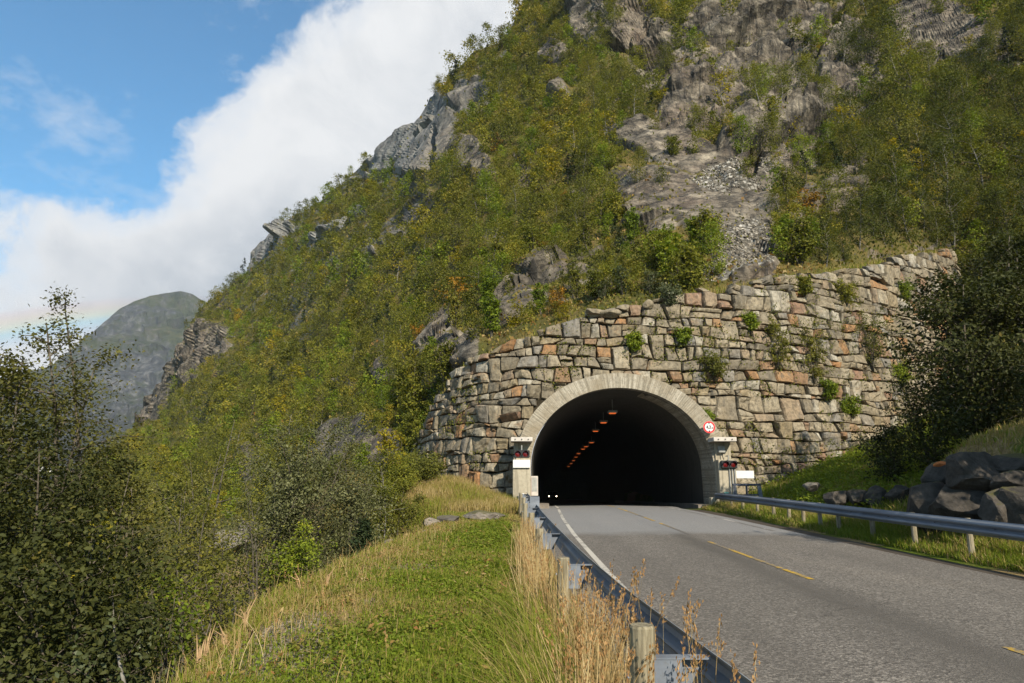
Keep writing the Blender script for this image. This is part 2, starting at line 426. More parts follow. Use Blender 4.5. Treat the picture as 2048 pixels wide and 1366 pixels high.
def paint(name, col, wear):
    t = NT(name); p = t.pos()
    w = t.noise(p, 9, 8, .75); w2 = t.noise(p, .35, 4, .6)
    w = t.math('ADD', w, t.math('MULTIPLY', t.math('SUBTRACT', w2, .5), 1.0))
    f = t.ramp(w, [(wear - .06, 0.), (wear + .06, 1.)])
    c = t.mix(f, (.13, .12, .11), col)
    return t.done(t.pbsdf(c, .7, .3))
M['yellow'] = paint('worn_yellow_paint', (.40, .25, .03), .48); M['white_line'] = paint('worn_white_paint', (.44, .41, .36), .43)
M['white_worn'] = paint('faded_white_paint', (.40, .37, .33), .55)
M['gutter'] = plain('wet_grit_shoulder', (.055, .043, .032), .75, .3, var=.45, scale=2.2, bump=.6)
M['kerb'] = plain('dusty_kerb', (.22, .185, .15), .9, .2, var=.3, scale=2)

def groundmat():
    t = NT('verge_soil_and_turf'); p = t.pos()
    g = t.attr('green'); gr = t.attr('gravel')
    n1 = t.noise(p, .9, 6, .65); n2 = t.noise(p, 9, 7, .7)
    dry = t.ramp(n2, [(.3, (.10, .07, .03)), (.5, (.22, .155, .07)), (.7, (.34, .25, .13))])
    grn = t.ramp(n2, [(.3, (.035, .05, .008)), (.5, (.085, .11, .014)), (.7, (.14, .17, .03))])
    c = t.mix(t.ramp(t.math('ADD', g, t.math('MULTIPLY', t.math('SUBTRACT', n1, .5), 1.2)), [(.4, 0.), (.6, 1.)]), dry, grn)
    sv = t.n('TexVoronoi'); t.set(sv.inputs['Vector'], p); sv.inputs['Scale'].default_value = 38
    peb = t.ramp(t.n_sep(sv.outputs['Color']), [(.1, (.13, .10, .07)), (.6, (.25, .205, .15)), (1, (.44, .39, .31))])
    peb = t.mix(t.ramp(sv.outputs['Distance'], [(.35, 0.), (.7, .5)]), peb, (.11, .085, .055))
    c = t.mix(t.ramp(t.math('ADD', gr, t.math('MULTIPLY', t.math('SUBTRACT', n1, .5), .8)), [(.45, 0.), (.6, 1.)]), c, peb)
    return t.done(t.pbsdf(c, .95, .05, 0, t.bump(n2, .8, .06)))
M['ground'] = groundmat()

def galv():
    t = NT('galvanised_steel'); p = t.objc()
    n1 = t.noise(p, 2.2, 6, .6, .3, stretch=(1, .3, 2)); n2 = t.noise(p, 30, 5, .7)
    c = t.ramp(n1, [(.3, (.12, .135, .165)), (.55, (.18, .20, .235)), (.75, (.25, .275, .31))])
    c = t.mix(t.ramp(n2, [(.36, .35), (.5, 0.)]), c, (.13, .135, .14))
    return t.done(t.pbsdf(c, .52, .4, .15, t.bump(n2, .08, .004)))
M['galv'] = galv()
M['galv_dark'] = plain('dark_steel', (.075, .085, .115), .5, .4, .2, scale=4)
def postwood():
    t = NT('weathered_post_wood'); p = t.objc()
    n1 = t.noise(p, 7, 6, .65, .4, stretch=(3.5, 3.5, .25)); n2 = t.noise(p, 40, 4, .7, 0, stretch=(2, 2, .1))
    c = t.ramp(n1, [(.3, (.11, .09, .055)), (.5, (.25, .215, .145)), (.7, (.36, .32, .235))])
    c = t.mix(t.ramp(n2, [(.35, .7), (.5, 0.)]), c, (.06, .05, .035))
    return t.done(t.pbsdf(c, .85, .2, 0, t.bump(t.math('ADD', n1, n2), .5, .01)))
M['wood'] = postwood()
M['white'] = plain('white_enamel', (.64, .64, .63), .45, .4, var=.06, bump=.03)
M['offwhite'] = plain('weathered_white_ledge', (.48, .44, .40), .7, .3, var=.15, bump=.1)
M['black'] = plain('black_plastic', (.015, .015, .017), .5, .4, bump=.05)
M['dark'] = plain('dark_recess', (.025, .024, .022), .8, .2)
M['red'] = plain('sign_red', (.62, .02, .025), .45, .4, var=.08, bump=.02)
M['grey_box'] = plain('grey_box_metal', (.30, .30, .28), .5, .4, .1)
M['teal'] = plain('teal_spray_paint', (.20, .52, .42), .7, .3)
M['rust_stick'] = plain('splintered_wood', (.36, .24, .13), .8, .2, var=.4, scale=20)
M['lichen'] = plain('orange_stain', (.40, .13, .04), .9, .1, var=.3, scale=9)

def glass_red():
    t = NT('unlit_red_lens'); p = t.objc()
    v = t.voro(p, 60)
    return t.done(t.pbsdf(t.mix(v, (.06, .004, .005), (.17, .009, .011)), .22, .6))
M['lens'] = glass_red()
def emis(name, col, s):
    t = NT(name); e = t.n('Emission'); e.inputs[0].default_value = (*col, 1); e.inputs[1].default_value = s
    return t.done(e.outputs[0])
M['sodium'] = emis('sodium_lamp_glow', (1.0, .20, .04), .5)
M['headlight'] = emis('headlight_glow', (1.0, .80, .55), 14.0)
M['carpaint'] = plain('dark_car_paint', (.03, .03, .034), .3, .5); M['glass'] = plain('car_glass', (.02, .022, .025), .08, .5, bump=0)
M['tyre'] = plain('tyre_rubber', (.02, .02, .02), .8, .2); M['rim'] = plain('wheel_rim', (.4, .4, .41), .35, .5, .7)
M['house_white'] = plain('white_boards', (.72, .71, .68), .7, .3, var=.06); M['house_red'] = plain('red_roof_sheet', (.44, .055, .035), .6, .3, var=.2)
M['roof_grey'] = plain('slate_roof', (.14, .14, .15), .7, .3); M['window_glass'] = plain('window_pane', (.04, .05, .06), .1, .5, bump=0)

def mountainmat():
    t = NT('far_mountain_rock'); p = t.pos()
    n1 = t.noise(p, .006, 10, .66, .5); n2 = t.noise(p, .035, 10, .72, .2); n3 = t.noise(p, .022, 9, .7, .3, stretch=(2.2, 2.2, .6))
    rk = t.ramp(n3, [(.36, (.018, .020, .026)), (.5, (.055, .057, .064)), (.66, (.19, .185, .18))])
    vg = t.ramp(n2, [(.32, (.018, .028, .012)), (.52, (.055, .062, .018)), (.68, (.14, .10, .028))])
    f = t.math('ADD', t.math('MULTIPLY', n1, .6), t.math('MULTIPLY', n2, .6))
    c = t.mix(t.ramp(f, [(.53, 0.), (.63, .9)]), vg, rk)
    return t.done(t.pbsdf(c, .95, .1, 0, t.bump(t.math('ADD', n2, n3), .9, 14)))
M['mountain'] = mountainmat()
M['valley'] = plain('valley_fields', (.06, .075, .025), .95, .1, var=.5, scale=.01)

# ------------------------------------------------------------------ foliage builders
def unit(a): return a / np.maximum(np.linalg.norm(a, axis=-1, keepdims=True), 1e-6)

def leaves(cen, out, size, r, k=4, aspect=.6, up=.35, rnd=.8):
    """leaf-sized kites (k=4) or six-point leaves (k=6) round the given centres"""
    n = len(cen)
    nrm = unit(out * .85 + np.array((0, 0, up)) + r.normal(size=(n, 3)) * rnd)
    ax = unit(np.cross(nrm, r.normal(size=(n, 3))))
    sd = np.cross(nrm, ax)
    s = np.asarray(size)[:, None] * r.uniform(.65, 1.25, (n, 1))
    if k == 4:
        co = [(-.5, 0, 0), (0, .5 * aspect, .04), (.5, 0, 0), (0, -.5 * aspect, .04)]
    else:
        co = [(-.5, 0, 0), (-.18, .42 * aspect, .05), (.2, .34 * aspect, .04), (.5, 0, -.06), (.2, -.34 * aspect, .04), (-.18, -.42 * aspect, .05)]
    V = np.stack([cen + (ax * a + sd * b + nrm * c) * s for a, b, c in co], 1).reshape(-1, 3)
    F = np.arange(n * len(co)).reshape(n, -1)
    return V, F

def make_tree(seed, h, cr, nbr, ncl, nlf, leaf, stems=1, low=.22, spread=.16, k=4, aspect=.6, form='ovate', lean=.12, brr=.014, aim=(.25, .9)):
    """returns crown arrays (V, F, tint) and a trunk MB: tapered stems with limbs, leaves in clumps along every limb"""
    r = np.random.default_rng(seed)
    mb = MB(); cen = []; outd = []; tint = []
    for s_ in range(stems):
        ang = r.uniform(0, 6.28); ln = r.uniform(.3, 1.) * (lean if stems == 1 else .45) * (h if stems == 1 else cr * 1.6)
        hh = h * r.uniform(.75, 1.0) if stems > 1 else h
        top = np.array((math.cos(ang) * ln, math.sin(ang) * ln, hh * .96))
        bend = r.normal(size=3) * .05 * h * np.array((1, 1, .2))
        tt = np.linspace(0, 1, 7)
        stem = top[None] * (tt ** np.array(1.0))[:, None] * np.stack((tt ** .5, tt ** .5, np.ones(7)), -1) + np.sin(tt * 3.14)[:, None] * bend
        r0 = brr * hh + .008
        mb.tube(stem, [r0 * (1 - .88 * q) for q in tt], 6 if h > 2 else 5)
        for b in range(nbr):
            t = low + (1 - low) * (b + r.uniform(.1, .9)) / nbr
            t = min(t, .985)
            base = np.array([np.interp(t, tt, stem[:, c]) for c in range(3)])
            q = (t - low) / (1 - low)
            prof = {'ovate': (math.sin(3.14 * (.12 + .83 * q)) ** .8), 'cone': 1.02 - q, 'vase': .35 + .75 * math.sin(3.14 * (.05 + .75 * q)),
                    'round': math.sqrt(max(.05, 1 - (2 * q - 1.0) ** 2))}[form]
            L = cr * prof * r.uniform(.62, 1.18) + .05 * cr
            az = r.uniform(0, 6.28); el = r.uniform(*aim) if form != 'cone' else r.uniform(-.25, .15)
            d = np.array((math.cos(az) * math.cos(el), math.sin(az) * math.cos(el), math.sin(el)))
            tip = base + d * L + np.array((0, 0, -.10 * L if form != 'cone' else -.12 * L))
            mid = base + d * L * .55 + r.normal(size=3) * .05 * L
            mb.tube([base, mid, tip], [r0 * .42 * (1 - .7 * t) + .003, r0 * .25 * (1 - .7 * t) + .002, .003], 4, cap=False)
            ct = r.uniform(-.2, .2)
            for c in range(ncl):
                w = (c + r.uniform(.2, 1.0)) / ncl
                w = .22 + .8 * w
                pc = base * (1 - w) ** 1 + tip * w + r.normal(size=3) * .10 * L
                sg = spread * (.5 + .6 * L)
                pts = pc + r.normal(size=(nlf, 3)) * sg * np.array((1, 1, .75))
                cen.append(pts); outd.append(unit(pts - np.array((stem[3][0], stem[3][1], h * .45)) ))
                tint.append(np.clip(.42 + ct + r.normal(size=nlf) * .13 + r.uniform(-.12, .12), 0, 1))
    cen = np.concatenate(cen); outd = np.concatenate(outd); tint = np.concatenate(tint)
    keep = cen[:, 2] > .02 * h
    cen, outd, tint = cen[keep], outd[keep], tint[keep]
    V, F = leaves(cen, outd, np.full(len(cen), leaf), r, k, aspect)
    return (V, F, tint), mb

PROTO = {}
def proto(key, leafm, barkm, cr_name='crown', **kw):
    (V, F, T), mb = make_tree(**kw)
    PROTO[key] = (np_mesh(key + '_crown', V, F, M[leafm], {'tint': ('FACE', T)}), mb.mesh(key + '_trunk', M[barkm], True), (V, F, T))

def plant(key, name, label, cat, loc, sc=1.0, rz=0.0, group=None, szz=None, parts=('crown', 'trunk'), tilt=0.0):
    t = thing(name, label, cat, loc, rz, group)
    t.scale = (sc, sc, sc * (szz or 1.0)); t.rotation_euler = (tilt, 0, rz)
    link(parts[0], PROTO[key][0], t); link(parts[1], PROTO[key][1], t)
    return t

def grow(name, label, cat, loc, leafm, barkm, group=None, parts=('crown', 'trunk'), rz=0, **kw):
    """a one-off plant with its own crown and stems"""
    (V, F, T), mb = make_tree(**kw)
    t = thing(name, label, cat, loc, rz, group)
    link(parts[0], np_mesh(name + '_' + parts[0], V, F, M[leafm], {'tint': ('FACE', T)}), t)
    mb.build(parts[1], M[barkm], t, True)
    return t

# ------------------------------------------------------------------ road geometry
def zroad(y):
    y = np.asarray(y, float)
    z = .30 * sstep(6, 36, y)
    return np.where(y > 36, .30 - .0235 * (y - 36) * sstep(36, 44, y), z)
def xroad(y):
    y = np.asarray(y, float)
    a = 4.95 + .0002 * np.maximum(y, 0) ** 2
    return np.where(y > 36, 4.95 + .0002 * 36 ** 2 + .0144 * (y - 36) + .035 * np.maximum(y - 36 - 3, 0), a)
AX0, AXS = 5.66, .049                      # tunnel axis at the portal, its drift per metre
def xtun(y): return AX0 + AXS * np.maximum(np.asarray(y, float) - 36, 0)
def xedge(y):
    return np.interp(y, [-20, 6, 9, 13, 18.6, 21, 25, 28, 31, 34, 38, 44], [-2.3, -2.3, -2.55, -2.6, -2.2, -2.0, -1.8, -2.6, -4.5, -7, -9.5, -11])

def ground_z(x, y):
    x = np.asarray(x, float); y = np.asarray(y, float)
    P = np.stack((x, y, 0 * x), -1)
    zr = zroad(np.minimum(y, 37))
    n = fbm(P, .45, 4, 3)
    xe = xedge(y) + .35 * fbm(P, .5, 3, 9)
    d = np.maximum(xe - x, 0)
    left = zr + .02 + .07 * n + .10 * sstep(1.0, -1.5, x) - (.80 * d * sstep(0, 1.6, d) * (1 - .25 * sstep(6, 14, d)))
    left = np.maximum(left, -11 + 1.2 * n)
    left = left + sstep(26, 36, y) * sstep(1.2, -4.5, x) * 1.15 + .25 * n * sstep(27, 33, y) * sstep(1, -2, x)
    right = zr + .0 + .06 * n * sstep(9.6, 10.6, x) + .34 * np.maximum(x - 11.0, 0) * sstep(11, 12.5, x) + .42 * np.maximum(x - 19, 0) * sstep(37, 29, y)
    right = right + 2.15 * sstep(22.0, 18.5, y) * sstep(11.0, 12.1, x) + .22 * n * sstep(11, 14, x)
    z = np.where(x < 4, left, right)
    inroad = sstep(.55, .95, x) * sstep(9.75, 9.35, x)
    z = z * (1 - inroad) + (zr - .08) * inroad
    pit = sstep(35.9, 36.3, y) * sstep(-.3, .3, x) * sstep(11.2, 10.9, x)
    return z - 6 * pit

def grid_obj(name, xs, ys, zf, mat, attrs=None, smooth=True):
    X, Y = np.meshgrid(xs, ys); Z = zf(X, Y)
    V = np.stack((X, Y, Z), -1).reshape(-1, 3)
    nx, ny = len(xs), len(ys)
    i = (np.arange(ny - 1)[:, None] * nx + np.arange(nx - 1)[None]).ravel()
    F = np.stack((i, i + 1, i + nx + 1, i + nx), -1)
    at_ = {k: ('POINT', f(X, Y).ravel()) for k, f in (attrs or {}).items()}
    return link(name, np_mesh(name, V, F, mat, at_, smooth))

def greenness(x, y):
    P = np.stack((np.asarray(x, float), np.asarray(y, float), 0 * np.asarray(x, float)), -1)
    g = .66 + .95 * fbm(P, .55, 4, 21) - .42 * sstep(-.9, -2.6, x)
    g = g - .75 * sstep(-.25, .35, x) * sstep(2.5, 1.0, x) * sstep(2, 6, y)     # straw along the rail
    g = g - .65 * sstep(26, 29, y) * (np.asarray(x) < 4)
    g = g - .25 * sstep(8.0, 4.0, y) * sstep(-.4, -2.4, x)
    return g
def gravelness(x, y):
    P = np.stack((np.asarray(x, float), np.asarray(y, float), 0 * np.asarray(x, float)), -1)
    g = .10 + 1.0 * fbm(P, .8, 4, 33)
    g = g + .55 * sstep(1.2, 0, np.abs(x + 2.3 - .0 * y)) * sstep(11.5, 8, y) * sstep(4, 6, y)
    return np.where(np.asarray(x) < 3, g - .25 * sstep(-1.6, -.6, x), g - .4)

xs = np.concatenate((np.arange(-70, -14, 1.4), np.arange(-14, 3, .22), np.arange(3, 9, 1.0), np.arange(9, 26, .3), np.arange(26, 60, 1.5)))
ys = np.concatenate((np.arange(-22, 2, 1.2), np.arange(2, 46, .3), np.arange(46, 72, 1.5)))
tag(grid_obj('verge_ground', xs, ys, ground_z, M['ground'], {'green': greenness, 'gravel': gravelness}), kind='structure')

# carriageway: crowned asphalt sheet, through the portal and down the tunnel
def road_strip(name, off0, off1, y0, y1, mat, dz, step=.5, nx=9, ref=None, track=False):
    ref = ref or xroad
    yy = np.arange(y0, y1 + 1e-6, step); o = np.linspace(0, 1, nx)
    a0 = off0(yy) if callable(off0) else np.full_like(yy, off0); a1 = off1(yy) if callable(off1) else np.full_like(yy, off1)
    OF = a0[:, None] * (1 - o) + a1[:, None] * o
    X = ref(yy)[:, None] + OF
    Z = zroad(yy)[:, None] - .018 * np.abs(OF) + dz
    V = np.stack((X, np.repeat(yy[:, None], nx, 1), Z), -1).reshape(-1, 3)
    i = (np.arange(len(yy) - 1)[:, None] * nx + np.arange(nx - 1)[None]).ravel()
    F = np.stack((i, i + 1, i + nx + 1, i + nx), -1)
    at_ = None
    if track:
        tr = sum(np.exp(-((OF - c) / w) ** 2) * k for c, w, k in ((-2.35, .32, .35), (-.9, .5, .5), (.75, .32, .25), (2.3, .34, .3), (-.30, .32, 1.0)))
        at_ = {'track': ('POINT', np.clip(tr, 0, 1).ravel())}
    return tag(link(name, np_mesh(name, V, F, mat, at_, True)), kind='structure')
road_strip('road', lambda y: np.where(y < 34, np.interp(y, [-22, 34], [-3.98, -4.15]), -4.1), lambda y: np.interp(y, [-22, 12, 36, 38], [3.75, 3.72, 3.35, 3.6]), -22, 150, M['asphalt'], .0, nx=40, track=True)
road_strip('road_shoulder', lambda y: np.interp(y, [-22, 12, 36], [3.70, 3.66, 3.2]), lambda y: np.interp(y, [-22, 12, 20, 35], [4.62, 4.58, 4.35, 4.3]), -22, 35.4, M['gutter'], -.006)
def dash(y0, y1, off=0.0, w=.10, m='yellow'):
    road_strip('yellow_centre_line', off - w / 2, off + w / 2, y0, y1, M[m], .006, step=.25, nx=3)
dash(-1.2, 1.8); dash(3.4, 7.4); dash(12.0, 18.4); dash(20.4, 24.4); dash(25.4, 34.8); dash(36, 52)
wl = lambda o: (lambda y: np.interp(y, [-22, 13, 21, 28, 37, 60], [-3.22, -3.22, -3.22, -3.12, -2.85, -2.75]) + o)
road_strip('white_edge_line', wl(-.06), wl(.06), -20, 60, M['white_line'], .006, step=.4, nx=3)
wr = lambda o: (lambda y: np.interp(y, [20, 36, 60], [3.05, 2.85, 2.75]) + o)
road_strip('white_edge_line', wr(-.05), wr(.05), 22, 60, M['white_worn'], .006, step=.4, nx=3)

# ------------------------------------------------------------------ hillside
SIL = np.array([(60, 980), (150, 960), (200, 935), (250, 882), (283, 845), (300, 812), (330, 760), (345, 728), (368, 704), (378, 668), (396, 630), (430, 596), (490, 545), (512, 502),
                (540, 464), (562, 452), (640, 402), (720, 340), (742, 316), (790, 272), (840, 236), (852, 206), (892, 168), (945, 108), (1000, 76), (1042, 14), (1064, -30), (1100, -90), (1140, -150), (1200, -190), (2300, -200)], float)
BOT = np.array([(60, 1180), (300, 1150), (560, 1110), (760, 1060), (850, 1010), (885, 975), (905, 810), (940, 770), (1000, 735), (1060, 706), (1110, 690), (1165, 664), (1235, 650), (1290, 640), (1340, 632),
                (1400, 618), (1500, 606), (1640, 588), (1740, 590), (1790, 680), (1840, 790), (1900, 860), (2000, 900), (2300, 900)], float)
CTL = np.array([(905, 770, 46), (940, 720, 44.5), (1000, 690, 43), (1110, 650, 42), (1250, 610, 41.5), (1420, 572, 42.5), (1650, 530, 46.5), (1900, 492, 56), (1250, 500, 52), (1250, 400, 62), (1250, 300, 72), (1250, 150, 92), (1250, 0, 110), (1250, -150, 135),
                (1450, 450, 53), (1450, 400, 58), (1450, 250, 73), (1600, 0, 102), (1600, 150, 84), (1600, 300, 67), (1600, 430, 56), (1800, 300, 64), (1800, 420, 57), (1800, 100, 84), (1800, -150, 115), (2048, 300, 62), (2048, 0, 78), (2048, -150, 95), (2048, 480, 54), (2048, 700, 44), (2250, 300, 56), (2250, 700, 38), (1800, 650, 52), (1840, 780, 51), (1900, 700, 55), (1900, 850, 52), (2000, 860, 42),
                (1040, 0, 145), (1080, -80, 150), (900, 140, 155), (840, 230, 168), (800, 290, 172), (742, 312, 195), (760, 350, 185), (900, 350, 108), (900, 500, 82), (900, 650, 62), (850, 750, 55), (880, 900, 49), (820, 950, 46), (750, 950, 49), (700, 850, 66), (700, 700, 96), (700, 550, 135), (700, 400, 195), (1050, 200, 112), (1050, 400, 78), (1050, 550, 58),
                (560, 450, 265), (510, 510, 285), (550, 600, 205), (550, 750, 142), (550, 900, 86), (600, 1000, 56), (400, 600, 335), (400, 750, 225), (400, 900, 132), (300, 805, 335), (283, 838, 345), (250, 880, 260), (200, 935, 190), (200, 1050, 90), (60, 980, 200), (60, 1180, 60), (400, 1080, 56), (760, 1060, 40), (885, 985, 47)], float)
def _tps_fit():
    P = CTL[:, :2] / 400.0; y = np.log(CTL[:, 2])
    d = np.linalg.norm(P[:, None] - P[None], axis=-1)
    K = np.where(d > 0, d * d * np.log(d + 1e-12), 0) + np.eye(len(P)) * .004
    A = np.block([[K, np.c_[np.ones(len(P)), P]], [np.r_[np.ones((1, len(P))), P.T], np.zeros((3, 3))]])
    return P, np.linalg.solve(A, np.r_[y, np.zeros(3)])
_P, _W = _tps_fit()
def hill_depth(u, v):
    q = np.stack((np.asarray(u, float).ravel(), np.asarray(v, float).ravel()), -1) / 400.0
    out = np.empty(len(q))
    for s in range(0, len(q), 20000):
        d = np.linalg.norm(q[s:s + 20000, None] - _P[None], axis=-1)
        out[s:s + 20000] = np.where(d > 0, d * d * np.log(d + 1e-12), 0) @ _W[:len(_P)] + _W[len(_P)] + q[s:s + 20000] @ _W[len(_P) + 1:]
    return np.exp(out).reshape(np.shape(u))

# bare rock: (u, v, half length, half width, turn in degrees, strength)
ROCK = [(1530, 70, 150, 75, 5, 1.0), (1600, 175, 120, 75, -20, 1.0), (1440, 190, 130, 55, -28, .95), (1330, 120, 70, 60, 40, .9), (1230, 40, 70, 50, 10, .75), (1330, 300, 118, 34, 22, 1.0),
        (1560, 285, 105, 70, -25, 1.0), (1490, 330, 60, 60, -40, 1.0), (1500, 420, 50, 75, 10, .95), (1380, 410, 150, 52, 18, .9), (1490, 520, 62, 55, 0, .8), (1300, 440, 60, 30, 10, .65), (1890, 65, 115, 50, 10, 1.0), (1690, 110, 60, 75, -40, .8),
        (1720, 165, 60, 22, -25, .8), (1690, 350, 80, 16, -45, .75), (1610, 420, 70, 22, -50, .7), (1690, 400, 50, 22, -40, .55), (862, 262, 46, 72, 15, 1.0), (800, 290, 75, 42, -40, 1.0), (835, 320, 40, 30, 0, .8), (835, 415, 46, 15, -45, .95), (795, 462, 36, 17, -50, .9),
        (741, 505, 16, 26, 10, .95), (935, 312, 42, 34, 10, .85), (970, 345, 22, 26, 20, .7), (520, 488, 24, 52, 22, 1.0), (570, 462, 36, 12, -15, .7), (685, 452, 62, 8, -28, 1.0), (728, 362, 26, 10, -10, .8),
        (420, 690, 52, 36, -20, .85), (370, 720, 36, 40, 0, .8), (312, 800, 24, 58, 28, 1.0), (945, 190, 30, 40, 40, .8), (1118, 190, 26, 20, 0, .7), (1180, 62, 34, 34, -50, .8), (1110, 110, 30, 18, -30, .55), (1180, 15, 40, 20, 0, .7),
        (880, 668, 36, 62, 32, .85), (930, 705, 46, 24, -28, .9), (775, 745, 26, 30, 20, .85), (690, 768, 22, 14, -10, .7), (690, 880, 78, 40, -28, .95), (772, 905, 34, 44, 30, .9), (510, 930, 36, 26, -40, .85), (610, 905, 30, 20, -30, .6),
        (1090, 560, 60, 14, -15, .6), (1040, 620, 60, 24, -30, .7), (1200, 560, 60, 20, 10, .7), (1130, 590, 50, 18, -15, .6), (1000, 560, 26, 20, 0, .5), (1048, 350, 18, 22, 0, .6), (985, 470, 22, 16, -20, .5), (1170, 390, 30, 14, -10, .5)]
SCREE = [(1462, 366, 56, 22, 18, 1.0), (1490, 505, 56, 45, 0, .8), (1470, 545, 70, 25, 0, .9), (1420, 380, 40, 14, 20, .7), (1540, 340, 40, 20, -30, .5)]
def maskof(L, u, v):
    m = np.zeros(np.shape(u))
    for (a, b, ra, rb, an, st) in L:
        c, s = math.cos(R(an)), math.sin(R(an))
        du, dv = np.asarray(u) - a, np.asarray(v) - b
        q = ((du * c + dv * s) / ra) ** 2 + ((-du * s + dv * c) / rb) ** 2
        m = np.maximum(m, st * sstep(1.5, .6, q))
    return m

NU, NV, NB = 700, 300, 8
uu = np.linspace(70, 2260, NU); tt = np.linspace(0, 1, NV)
vt = np.interp(uu, SIL[:, 0], SIL[:, 1]); vb = np.interp(uu, BOT[:, 0], BOT[:, 1])
GU = np.repeat(uu[None], NV, 0); GV = vt[None] * (1 - tt[:, None]) + vb[None] * tt[:, None]
GY = hill_depth(GU, GV)
HP = at(GU, GV, GY)
_bk = np.clip(1.30 + 2.0 * fbm(HP, .085, 4, 191), 0, 1)
ROCKM = maskof(ROCK, GU, GV) * np.where((GU > 1240) & (GU < 1740) & (GV < 265), _bk, np.maximum(_bk, .8)); SCRM = maskof(SCREE, GU, GV)
def gnormals(P):
    a = np.gradient(P, axis=1); b = np.gradient(P, axis=0)
    n = unit(np.cross(a, b)); return np.where((n * (CAM - P)).sum(-1, keepdims=True) < 0, -n, n)
HN = gnormals(HP)
# strata dip to the lower left: squeeze the noise space along the bedding
Bd = np.array(((.86, .2, .46), (-.25, .96, .05), (-.45, -.16, .87)))
Q = HP @ Bd.T * np.array((.55, .8, 1.35))
sc = (GY / 75.0) ** .7
Qw = Q + .5 * np.stack((fbm(Q, .25, 3, 31), fbm(Q, .25, 3, 32), fbm(Q, .25, 3, 33)), -1)
rel = (2.5 * blocks(Qw, .10, 5, 2.0, 1.1) + 1.6 * blocks(Qw + 9.3, .25, 15, 2.2, 1.1) + .75 * blocks(Qw + 4.1, .7, 25, 2.2, 1.1) * sstep(150, 90, GY) + .9 * fbm(HP, .09, 5, 7))
rel = rel + .22 * blocks(Qw + 2.2, 1.9, 29, 2.4, 1.1) * sstep(120, 80, GY)
rel = rel * (.30 + .70 * np.clip(ROCKM * 1.4, 0, 1)) * sc * (1 + .75 * sstep(1180, 1280, GU) * sstep(330, 260, GV)) * (1 - .5 * sstep(1050, 950, GU) * sstep(150, 100, GY))
smooth_slab = maskof([(1330, 300, 118, 34, 22, 1), (1380, 410, 140, 50, 18, 1), (1890, 65, 110, 48, 10, 1), (690, 880, 78, 40, -28, .8), (772, 905, 34, 44, 30, .8), (815, 275, 100, 62, -30, 1.05), (862, 262, 46, 76, 15, .9), (520, 488, 30, 56, 22, 1.0), (312, 800, 30, 60, 28, .8)], GU, GV)
rel = rel * (1 - .62 * smooth_slab) + smooth_slab * .25
rel = rel + ROCKM * .15 * sc + .35 * fbm(HP, .22, 4, 44) * sc
# clefts and overhangs that lie in deep shade
for (a, b, ra, rb, an, dp) in ((1298, 95, 46, 14, -25, 3.2), (1285, 60, 30, 10, -60, 1.6), (868, 305, 9, 46, 8, 5), (745, 520, 12, 9, 0, 3), (793, 478, 16, 8, -50, 2.5), (845, 400, 12, 9, -60, 2.5), (1655, 65, 60, 14, -60, 2.4), (1612, 200, 14, 60, 20, 1.4), (1500, 345, 14, 36, 20, 1.6), (1395, 250, 30, 8, -30, 1.2), (1240, 88, 40, 10, 10, 2.2)):
    rel = rel - dp * maskof([(a, b, ra, rb, an, 1.0)], GU, GV)
fade = sstep(0, .05, 1 - tt)[:, None] * np.ones((1, NU)); fade = np.maximum(fade, .15)
HPd = HP + HN * (rel * fade)[..., None]
HND = gnormals(HPd)
# behind the skyline the ground goes on: rows that run back and sink out of sight
back = []
hd = sight(uu, vt); hd[:, 2] = 0; hd = unit(hd)
for k in range(1, NB + 1):
    st = (GY[0] * .02 * k ** 1.7)[:, None]
    back.append(HPd[0] + hd * st + np.array((0, 0, 1.)) * ((CAM[2] - HPd[0][:, 2:3]) / GY[0][:, None] * -1) * st * .82 - np.array((0, 0, 1.)) * st * .06 * k)
ALL = np.concatenate((np.array(back)[::-1], HPd), 0)
RK = np.concatenate((np.repeat(ROCKM[:1], NB, 0), ROCKM), 0); SK = np.concatenate((np.repeat(SCRM[:1] * 0, NB, 0), SCRM), 0)
nr = NV + NB
ii = (np.arange(nr - 1)[:, None] * NU + np.arange(NU - 1)[None]).ravel()
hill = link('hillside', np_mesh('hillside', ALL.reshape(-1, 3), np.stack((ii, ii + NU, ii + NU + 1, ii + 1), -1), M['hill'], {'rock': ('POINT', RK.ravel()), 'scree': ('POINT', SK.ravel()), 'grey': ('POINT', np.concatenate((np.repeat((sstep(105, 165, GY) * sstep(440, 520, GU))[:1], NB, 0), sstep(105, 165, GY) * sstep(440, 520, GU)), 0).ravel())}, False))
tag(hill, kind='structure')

def hill_at(u, v):
    """point of the finished hillside on bearing (u, v), its index and rock share"""
    u = np.asarray(u, float); v = np.asarray(v, float)
    ci = np.clip((u - uu[0]) / (uu[-1] - uu[0]) * (NU - 1), 0, NU - 1).astype(int)
    t = (v - np.interp(u, SIL[:, 0], SIL[:, 1])) / (np.interp(u, BOT[:, 0], BOT[:, 1]) - np.interp(u, SIL[:, 0], SIL[:, 1]))
    ri = np.clip(t * (NV - 1), 0, NV - 1).astype(int)
    return HPd[ri, ci], ROCKM[ri, ci], GY[ri, ci], HND[ri, ci]

